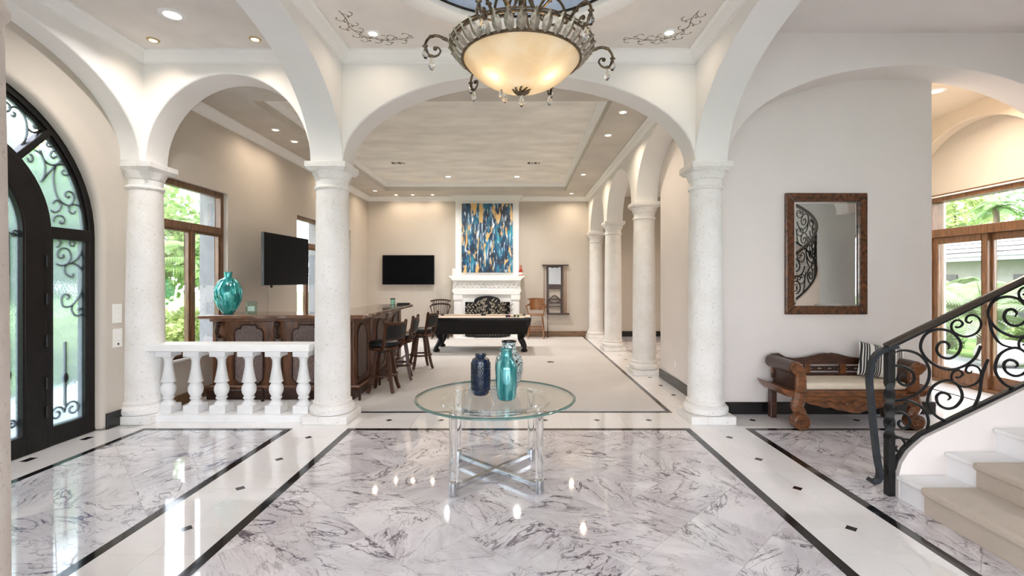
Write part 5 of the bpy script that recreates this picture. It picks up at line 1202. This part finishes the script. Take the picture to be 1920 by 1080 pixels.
for i in range(25):
    a = PI/4+PI*i/24*2; z = .42+.42*i/24
    for k in range(4): vs.append((SX0+nx+.037*math.cos(a+k*PI/2), SY+.05+.037*math.sin(a+k*PI/2), z))
for i in range(24):
    for k in range(4): fs.append((4*i+k, 4*i+(k+1) % 4, 4*i+4+(k+1) % 4, 4*i+4+k))
m.add(vs, fs+[(0, 1, 2, 3), (96, 97, 98, 99)]).build('twisted_shaft', IRON, rl, smooth=25)
HZ = lambda s: 1.115+.4845*(s+.05)
hs = [-.06+(SEND+.06)*i/60 for i in range(61)]
MB().tube([onrail(s, HZ(s)) for s in hs], .030, 8, flat=(1.0, .75)).build('handrail', plain('rail_top', (.06, .045, .035), .35, metal=.3, coat=.2), rl)
MB().tube([onrail(s, HZ(s)-.030) for s in hs], .014, 4, flat=(1.2, .6)).build('rail_channel', IRON, rl)
bs = [.0, .02, .045, .07, .10, .13, .16, .19]+[.19+(SEND-.19)*i/50 for i in range(1, 51)]
MB().tube([onrail(s, curb_z(s)+.012) for s in bs], .019, 4, flat=(1.2, .8)).build('bottom_bar', IRON, rl)
U = .001543
def rp(pts, ds=0, dz=0, k=7): return [onrail(p.x, p.y) for p in catmull([Vector((-.382+U*x+ds, 1.62-U*y+dz, 0)) for x, y in pts], k)]
vol = rp([(262, 330), (200, 350), (160, 375), (137, 420), (128, 490), (137, 600), (150, 740), (165, 870), (178, 940), (170, 975), (145, 985), (127, 972)], k=6)
MB().tube(vol, .021, 4, flat=(1.5, 1.0)).build('volute_bar', IRONBLUE, rl)
def rscroll(pts, ds=0, dz=0, r=.0105):
    q = rp(pts, ds, dz); return MB().tube(q, [r]*(len(q)-12)+[r*(1-.05*i) for i in range(12)], 6).build('scroll', IRON, rl)
rscroll([(185, 935), (200, 943), (214, 925), (208, 908), (198, 915)], r=.008)
rscroll([(240, 595), (300, 585), (360, 560), (405, 515), (418, 455), (400, 405), (360, 368), (300, 352), (250, 362)])
rscroll([(246, 425), (290, 430), (332, 452), (345, 490), (325, 517), (290, 518), (268, 498), (270, 475), (290, 468), (300, 482)])
rscroll([(246, 597), (300, 592), (360, 612), (400, 650), (413, 700), (395, 750), (355, 782), (300, 780), (250, 762)])
rscroll([(246, 650), (280, 650), (312, 670), (325, 700), (310, 722), (285, 725), (268, 708), (275, 692), (292, 697)])
rscroll([(250, 775), (280, 775), (300, 800), (292, 830), (268, 840), (255, 825), (262, 812)])
S4 = [(665, 330), (640, 385), (590, 425), (510, 445), (425, 410), (376, 345), (395, 280), (455, 252), (520, 262), (566, 310), (560, 360), (520, 390), (475, 382), (452, 350), (465, 318), (495, 312), (513, 330), (505, 348)]
S5 = [(700, 395), (672, 470), (655, 575), (605, 660), (530, 694), (455, 672), (410, 605), (432, 530), (500, 497), (555, 520), (576, 575), (548, 620), (505, 633), (462, 612), (452, 575), (475, 556), (505, 562), (518, 580), (505, 592)]
S6 = [(545, 240), (563, 240), (578, 225), (565, 208), (540, 210), (524, 230), (530, 258), (565, 280), (605, 285), (648, 265), (667, 228), (655, 195), (625, 182), (600, 190), (594, 210), (612, 220), (624, 208)]
for k in range(10):
    ds, dz = .5015*k, .243*k
    if .62+ds > SEND: break
    rscroll(S4, ds, dz); rscroll(S5, ds, dz); rscroll(S6, ds, dz, .0085); rscroll([(x, y+242) for x, y in S6], ds, dz, .0085)
    if k: rscroll([(380, 350), (395, 420), (440, 480), (520, 500)], ds, dz)

# ================================================================== SWITCHES, OUTLETS, VENTS, CABLE
def plate(name, label, loc, rz, w_, h_, rows, cat='switch'):
    t = thing(name, label, cat, loc, rz)
    MB().box(-w_/2, -.010, -h_/2, w_/2, 0, h_/2).build('cover_plate', SWITCH, t, smooth=0, bevel=.004)
    for k in range(rows):
        z = h_/2-(k+.5)*h_/rows; MB().box(-w_*.25, -.014, z-h_/rows*.25, w_*.25, -.009, z+h_/rows*.25).build('button', CROWN, t, smooth=0, bevel=.002)
    return t
plate('keypad', 'upper white keypad on the beige wall beside the entrance door', (-4.42, 5.245, 1.232), PI/2, .12, .21, 4)
t = plate('keypad', 'lower white keypad with a small dark button beside the entrance door', (-4.42, 5.25, .963), PI/2, .12, .205, 3)
MB().lathe([(0, 0), (.012, 0), (.012, .006), (0, .006)], 12).build('dark_button', POOLBLK, t, loc=(0, -.010, -.066), rot=(PI/2, 0, 0))
plate('light_switch', 'white light switch plate between the engaged column and the left window', (-4.30, 5.735, 1.235), PI/2, .075, .19, 2)
plate('wall_outlet', 'small white outlet low on the white wall along the arcade', (XC+HT, 7.1, .34), PI/2*3, .07, .11, 2, 'outlet')
plate('wall_outlet', 'white outlet on the back wall seen between the arcade columns', (2.86, 13.55, .32), 0, .07, .11, 2, 'outlet')
t = thing('floor_outlet', 'dark metal outlet plate set in the pale carpet', 'outlet', (.61, 9.24, .012))
MB().box(-.065, -.045, 0, .065, .045, .008).build('plate', BRONZE, t, smooth=0, bevel=.003); MB().lathe([(0, .008), (.025, .008), (.022, .014), (0, .014)], 14).build('cap', IRON, t)
for x, lb in ((-2.63, 'ceiling vent with dark slots at the left of the pool table room'), (.33, 'ceiling vent with dark slots at the right of the pool table room')):
    t = thing('ceiling_vent', lb, 'vent', (x, 10.4, 4.16), 0, 'ceiling vents')
    MB().box(-.17, -.10, -.012, .17, .10, 0).build('frame', FAUX, t, smooth=0, bevel=.003)
    for k in range(4): MB().box(-.14+.072*k, -.075, -.016, -.085+.072*k, .075, -.011).build('slot', IRON if k % 2 == 0 else GREYVENT, t, smooth=0)
tag(MB().tube(catmull([(-2.36, 5.86, .10), (-2.44, 5.80, .13), (-2.47, 5.74, .06), (-2.50, 5.78, .03), (-2.56, 5.85, .026)], 6), .012, 6).build('iron_figure', IRON), 'short black iron hook-shaped figure on the floor behind the balustrade', 'ornament')

# ================================================================== DOWNLIGHTS
def downlight(label, x, y, z, power, r=.045, warm=True, rim=None, group='recessed downlights', spread=150):
    t = thing('recessed_downlight', label, 'ceiling light', (x, y, z), 0, group)
    MB().lathe([(r, -.001), (r, -.010), (r*1.45, -.008), (r*1.6, -.001), (r, -.001)], 24).build('trim_ring', rim or CROWN, t)
    MB().lathe([(0, -.004), (r, -.004), (r, -.001), (0, -.001)], 20).build('lamp_face', GLOWW if warm else GLOWC, t)
    ld = bpy.data.lights.new('downlight', 'AREA'); ld.shape = 'DISK'; ld.size = r*1.7; ld.energy = power*LAMP; ld.color = (1, .83, .65) if warm else (1, .965, .94); ld.spread = math.radians(spread)
    lo = bpy.data.objects.new('downlight', ld); COL.objects.link(lo); lo.parent = t; lo.location = (0, 0, -.013)
downlight('large round white downlight in the ceiling by the entrance door', -3.315, 4.565, CZ, 26, .075, False)
downlight('gold-rimmed ceiling spot near the entrance wall', -3.87, 5.05, CZ, 1.6, .038, True, BRASS, spread=120)
downlight('gold-rimmed ceiling spot near the great arch, left of the chandelier bay', -2.78, 5.03, CZ, 1.6, .038, True, BRASS, spread=120)
downlight('glowing ceiling spot amid the painted vine, left of the chandelier', -1.50, 4.91, CZ, 2, .045)
downlight('glowing ceiling spot amid the painted vine, right of the chandelier', 1.54, 4.89, CZ, 2, .045)
downlight('recessed light in the great room ceiling above the painting, left one of the pair', -1.75, 11.8, 4.16, 42, .06, False, spread=140)
downlight('recessed light in the great room ceiling above the painting, right one of the pair', -.05, 11.8, 4.16, 42, .06, False, spread=140)
RS = ((1.46, 6.7, 'first glowing spot in the soffit along the arcade, nearest the great arch'), (1.45, 7.77, 'second glowing spot in the soffit along the arcade'), (1.44, 10.67, 'third glowing spot in the soffit along the arcade'), (1.43, 13.0, 'small spot in the soffit corner where arcade meets back wall'))
for x, y, lb in RS: downlight(lb, x, y, 3.96, 10)
LS = ((-3.82, 7.49, 'glowing soffit spot above the bar, nearer to the viewer'), (-3.82, 8.12, 'glowing soffit spot above the bar, just behind the first'), (-3.80, 12.6, 'glowing soffit spot in the far corner above the back television'), (-3.95, 10.4, 'soffit spot above the left windows hidden behind the column'))
for x, y, lb in LS: downlight(lb, x, y, 3.96, 5)
for x, lb in ((-3.4, 'leftmost of three soffit spots on the back wall above the television'), (-2.94, 'middle of three soffit spots on the back wall above the television'), (-2.39, 'rightmost of three soffit spots on the back wall, beside the chimney breast')): downlight(lb, x, 13.2, 3.96, 3.5, .04)
downlight('ceiling light in the garden hall at the edge of the white wall', 5.56, 6.36, 4.12, 45, .07)
downlight('unseen ceiling light added in the room behind the arcade', 4.2, 10.2, 3.96, 40, .06)  # lamp added out of view to light the arcade room

# ================================================================== GARDEN
struct(MB().box(-60, -40, -.5, 60, 70, -.14), 'ground', LAWN, smooth=0)
tag(MB().box(6.98, -3.3, -.14, 9.6, 30, -.06).build('garden_patio', PATIO, smooth=0), 'pale stone patio outside the sliding garden door', 'patio')
tag(MB().box(-7.2, -3.3, -.14, -4.92, 30, -.06).build('front_walk', PATIO, smooth=0), 'pale stone walk outside the entrance door and left windows', 'path')
tag(MB().box(-12, -14, -.14, 14, -3.4, -.06).build('bounce_paving', PATIO, smooth=0), 'unseen pale stone paving added behind the house against green bounce', 'terrace')  # unseen paving, added so the lawn casts no green light indoors
def leaves(n, rx, ry, rz, size, seed, shell=.55, long=1.6):
    rnd = random.Random(seed); vs = []; fs = []
    for i in range(n):
        while True:
            p = Vector((rnd.uniform(-1, 1), rnd.uniform(-1, 1), rnd.uniform(-1, 1)))
            if .05 < p.length < 1: break
        p = p.normalized()*(shell+(1-shell)*rnd.random()**.6)*(1+.16*math.sin(p.x*9+seed)*math.sin(p.y*8)+.12*math.sin(p.z*11))
        c = Vector((p.x*rx, p.y*ry, p.z*rz)); a = Vector((rnd.gauss(0, 1), rnd.gauss(0, 1), rnd.gauss(0, 1))).normalized(); b = a.orthogonal().normalized()
        s_ = size*rnd.uniform(.6, 1.3); o = len(vs)
        vs += [c-a*s_*long*.5, c+b*s_*.4, c+a*s_*long*.5, c-b*s_*.4]; fs.append((o, o+1, o+2, o+3))
    m = MB(); m.v = [tuple(v) for v in vs]; m.f = fs; return m
def leaf_obj(mb, name, mat, parent, loc):
    me = bpy.data.meshes.new(name); me.from_pydata(mb.v, [], mb.f); me.materials.append(mat)
    o = bpy.data.objects.new(name, me); COL.objects.link(o); o.parent = parent; o.location = loc; return o
sd = [10]
def shrub(label, x, y, h, r, mat, n=1500, size=.11, group=None, z=-.14):
    sd[0] += 1; t = thing('shrub', label, 'shrub', (x, y, z), 0, group)
    r *= .76; leaf_obj(leaves(n, r, r, h/2, size, sd[0], .45), 'foliage', mat, t, (0, 0, h*.54))
    MB().tube([(0, 0, 0), (.03, 0, h*.3), (0, .03, h*.6)], [.04, .03, .01], 6).build('stem', BARK, t)
def tree(label, x, y, h, r, mat, n=2600, size=.20, group=None):
    sd[0] += 1; t = thing('tree', label, 'tree', (x, y, -.14), 0, group)
    leaf_obj(leaves(n, r, r, h*.40, size, sd[0], .35), 'crown', mat, t, (0, 0, h*.62))
    MB().tube([(0, 0, 0), (.1, 0, h*.3), (0, .1, h*.7)], [.16, .12, .05], 8).build('trunk', BARK, t)
def palm(label, x, y, h, L_, n, mat=LEAFP, droop=.8, z=-.14, seed=3, name='palm'):
    rnd = random.Random(seed); t = thing(name, label, 'palm', (x, y, z), 0)
    if h > .3: MB().tube([(0, 0, 0), (.05, 0, h*.5), (0, 0, h)], [.14, .11, .12], 10).build('trunk', BARK, t)
    for k in range(n):
        az = 2*PI*k/n*2.618; el = rnd.uniform(.1, 1.25); m = MB(); ca, sa = math.cos(az), math.sin(az)
        pts = []
        for i in range(9):
            u = i/8; d = L_*u*math.cos(el*(1-.2*u)); zz = L_*u*math.sin(el)-droop*L_*u*u*.62; pts.append(Vector((d*ca, d*sa, h+zz)))
        m.tube(pts, [.014*(1-.85*i/8) for i in range(9)], 4)
        vs = []; fs = []
        P = catmull(pts, 3)
        for i in range(2, len(P)):
            tn = (P[i]-P[i-1]).normalized(); sd_ = Vector((-sa, ca, 0)); ll = L_*.30*math.sin(PI*(.12+.84*i/len(P)))
            for s_ in (1, -1):
                q = P[i]; e = q+sd_*s_*ll*.8+tn*ll*.5+Vector((0, 0, -ll*.35)); w_ = tn*.018; o = len(vs)
                vs += [q-w_, q+w_, (q+e)/2+w_*1.1+Vector((0, 0, ll*.06)), e, (q+e)/2-w_*1.1+Vector((0, 0, ll*.06))]; fs.append((o, o+1, o+2, o+3, o+4))
        m.add(vs, fs)
        leaf_obj(m, 'frond', mat, t, (0, 0, 0))
# left garden
tag(MB().box(-4.72, 7.05, -.06, -4.645, 7.5, 3.9).build('outer_jamb', PIER, smooth=0, bevel=.01), 'grey stone pier just outside the first left window', 'jamb')  # outer piece of the wall jamb beside the window
for k, (x, y, h, r, mt) in enumerate(((-7.6, 8.2, 1.1, .85, LEAFL), (-7.7, 9.6, 1.15, .9, LEAFL), (-7.6, 11.2, 1.05, .9, LEAFL), (-7.8, 12.8, 1.1, .9, LEAFL), (-7.7, 14.6, 1.1, .9, LEAFL), (-7.8, 6.6, 1.2, .9, LEAFM), (-8.0, 5.0, 1.3, .9, LEAFM))):
    shrub(['low yellow-green shrub outside the first left window, near one', 'low yellow-green shrub seen through the right pane of the first left window', 'yellow-green shrub behind the bar vase outside', 'yellow-green shrub farther along the left garden', 'farthest low shrub along the left garden', 'green shrub outside the entrance door sidelight', 'green shrub outside the entrance door leaf'][k], x, y, h, r, mt, 1500, .09, 'left garden shrubs')
for k, (x, y, h, r, mt) in enumerate(((-11.2, 10.9, 4.6, 1.55, LEAFD), (-11.2, 14.4, 4.6, 1.6, LEAFM), (-11.0, 18.0, 4.6, 1.6, LEAFD), (-11.0, 7.4, 4.2, 1.55, LEAFM), (-14.9, 12.6, 6.6, 1.9, LEAFM), (-15.0, 17.2, 7.0, 2.1, LEAFL), (-11, 3.9, 3.8, 1.5, LEAFD))):
    tree(['dark bushy tree in the left garden seen through the first window', 'mid green bushy tree in the left garden behind the first window', 'dark tree farther along the left garden', 'bushy tree in front of the entrance door', 'tall green tree rising behind the left garden hedge', 'tall pale tree at the far end of the left garden', 'dark low tree outside the entrance door'][k], x, y, h, r, mt, 3000, .17, 'left garden trees')
palm('palm with arching fronds outside the second left window', -7.4, 15.0, 2.2, 1.7, 15, LEAFP, .8, seed=5)
palm('palm showing at the top of the first left window', -8.4, 10.6, 2.0, 1.5, 13, LEAFM, .8, seed=8)
# right garden
palm('feathery pale palm outside the left panel of the sliding door', 9.6, 9.9, .95, 1.6, 26, LEAFP, .75, seed=11)
palm('feathery pale palm outside the middle panel of the sliding door', 11.2, 12.4, 1.3, 1.3, 26, LEAFP, .75, seed=12)
for k, (x, y, h, r, mt) in enumerate(((10.2, 11.6, .95, .7, LEAFM), (10.1, 8.2, .75, .6, LEAFL), (10.6, 9.5, .9, .65, LEAFM), (11.1, 10.4, .8, .55, LEAFL), (12.3, 9.9, 1.2, .6, LEAFD), (11.2, 8.0, .7, .6, LEAFM))):
    shrub(['green shrub behind the patio left of the palm', 'low light green shrub at the patio edge', 'mid green shrub below the feathery palm', 'light green shrub right of the feathery palm', 'dark shrub before the neighbouring house', 'small shrub nearest the sliding door panel'][k], x, y, h, r, mt, 1300, .08, 'right garden shrubs')
t = thing('boulder', 'grey garden boulder at the edge of the patio', 'boulder', (9.25, 9.1, .05)); MB().ball((0, 0, .16), .34, 14, 9, (1.5, 1, .75)).ball((.3, .1, .12), .25, 12, 8, (1.2, 1, .8)).build('stone', BOULDER, t)
hs_ = thing('neighbour_house', 'low grey house with a pale tiled roof across the right garden', 'house', (13.6, 15.2, -.14), 0)
MB().box(0, -9, 0, 7, 9, 2.35).build('wall', HOUSEW, hs_, smooth=0)
MB().box(-.75, -9.6, 2.28, .2, 9.6, 2.42).build('eave', PIER, hs_, smooth=0)
for k in range(8):
    x0 = -.78+.46*k; z0 = 2.40+.16*k; MB().box(x0, -9.6, z0, x0+.50, 9.6, z0+.10).build('tile_course', ROOFT, hs_, smooth=0, rot=(0, 0, 0))
for y in (-6, -3.2, -.4, 2.4): MB().box(-.03, y, .6, .0, y+1.1, 1.9).build('window', TVEDGE, hs_, smooth=0)
for k, (x, y, h, r, mt) in enumerate(((24.2, 19.6, 7.4, 2.0, LEAFM), (24.2, 26.4, 7.6, 2.0, LEAFL), (29.0, 31.0, 9.0, 2.2, LEAFM), (29.5, 25.5, 9.0, 2.3, LEAFD))):
    tree(['green tree behind the neighbouring house roof', 'light green tree behind the house, seen in the door transom', 'tall tree far behind the neighbouring house', 'dark tree behind the house at the right'][k], x, y, h, r, mt, 2600, .26, 'right garden trees')
palm('tall fan palm rising above the house roof in the door transom', 23.0, 23.0, 5.2, 1.25, 20, LEAFD, 1.25, seed=21)
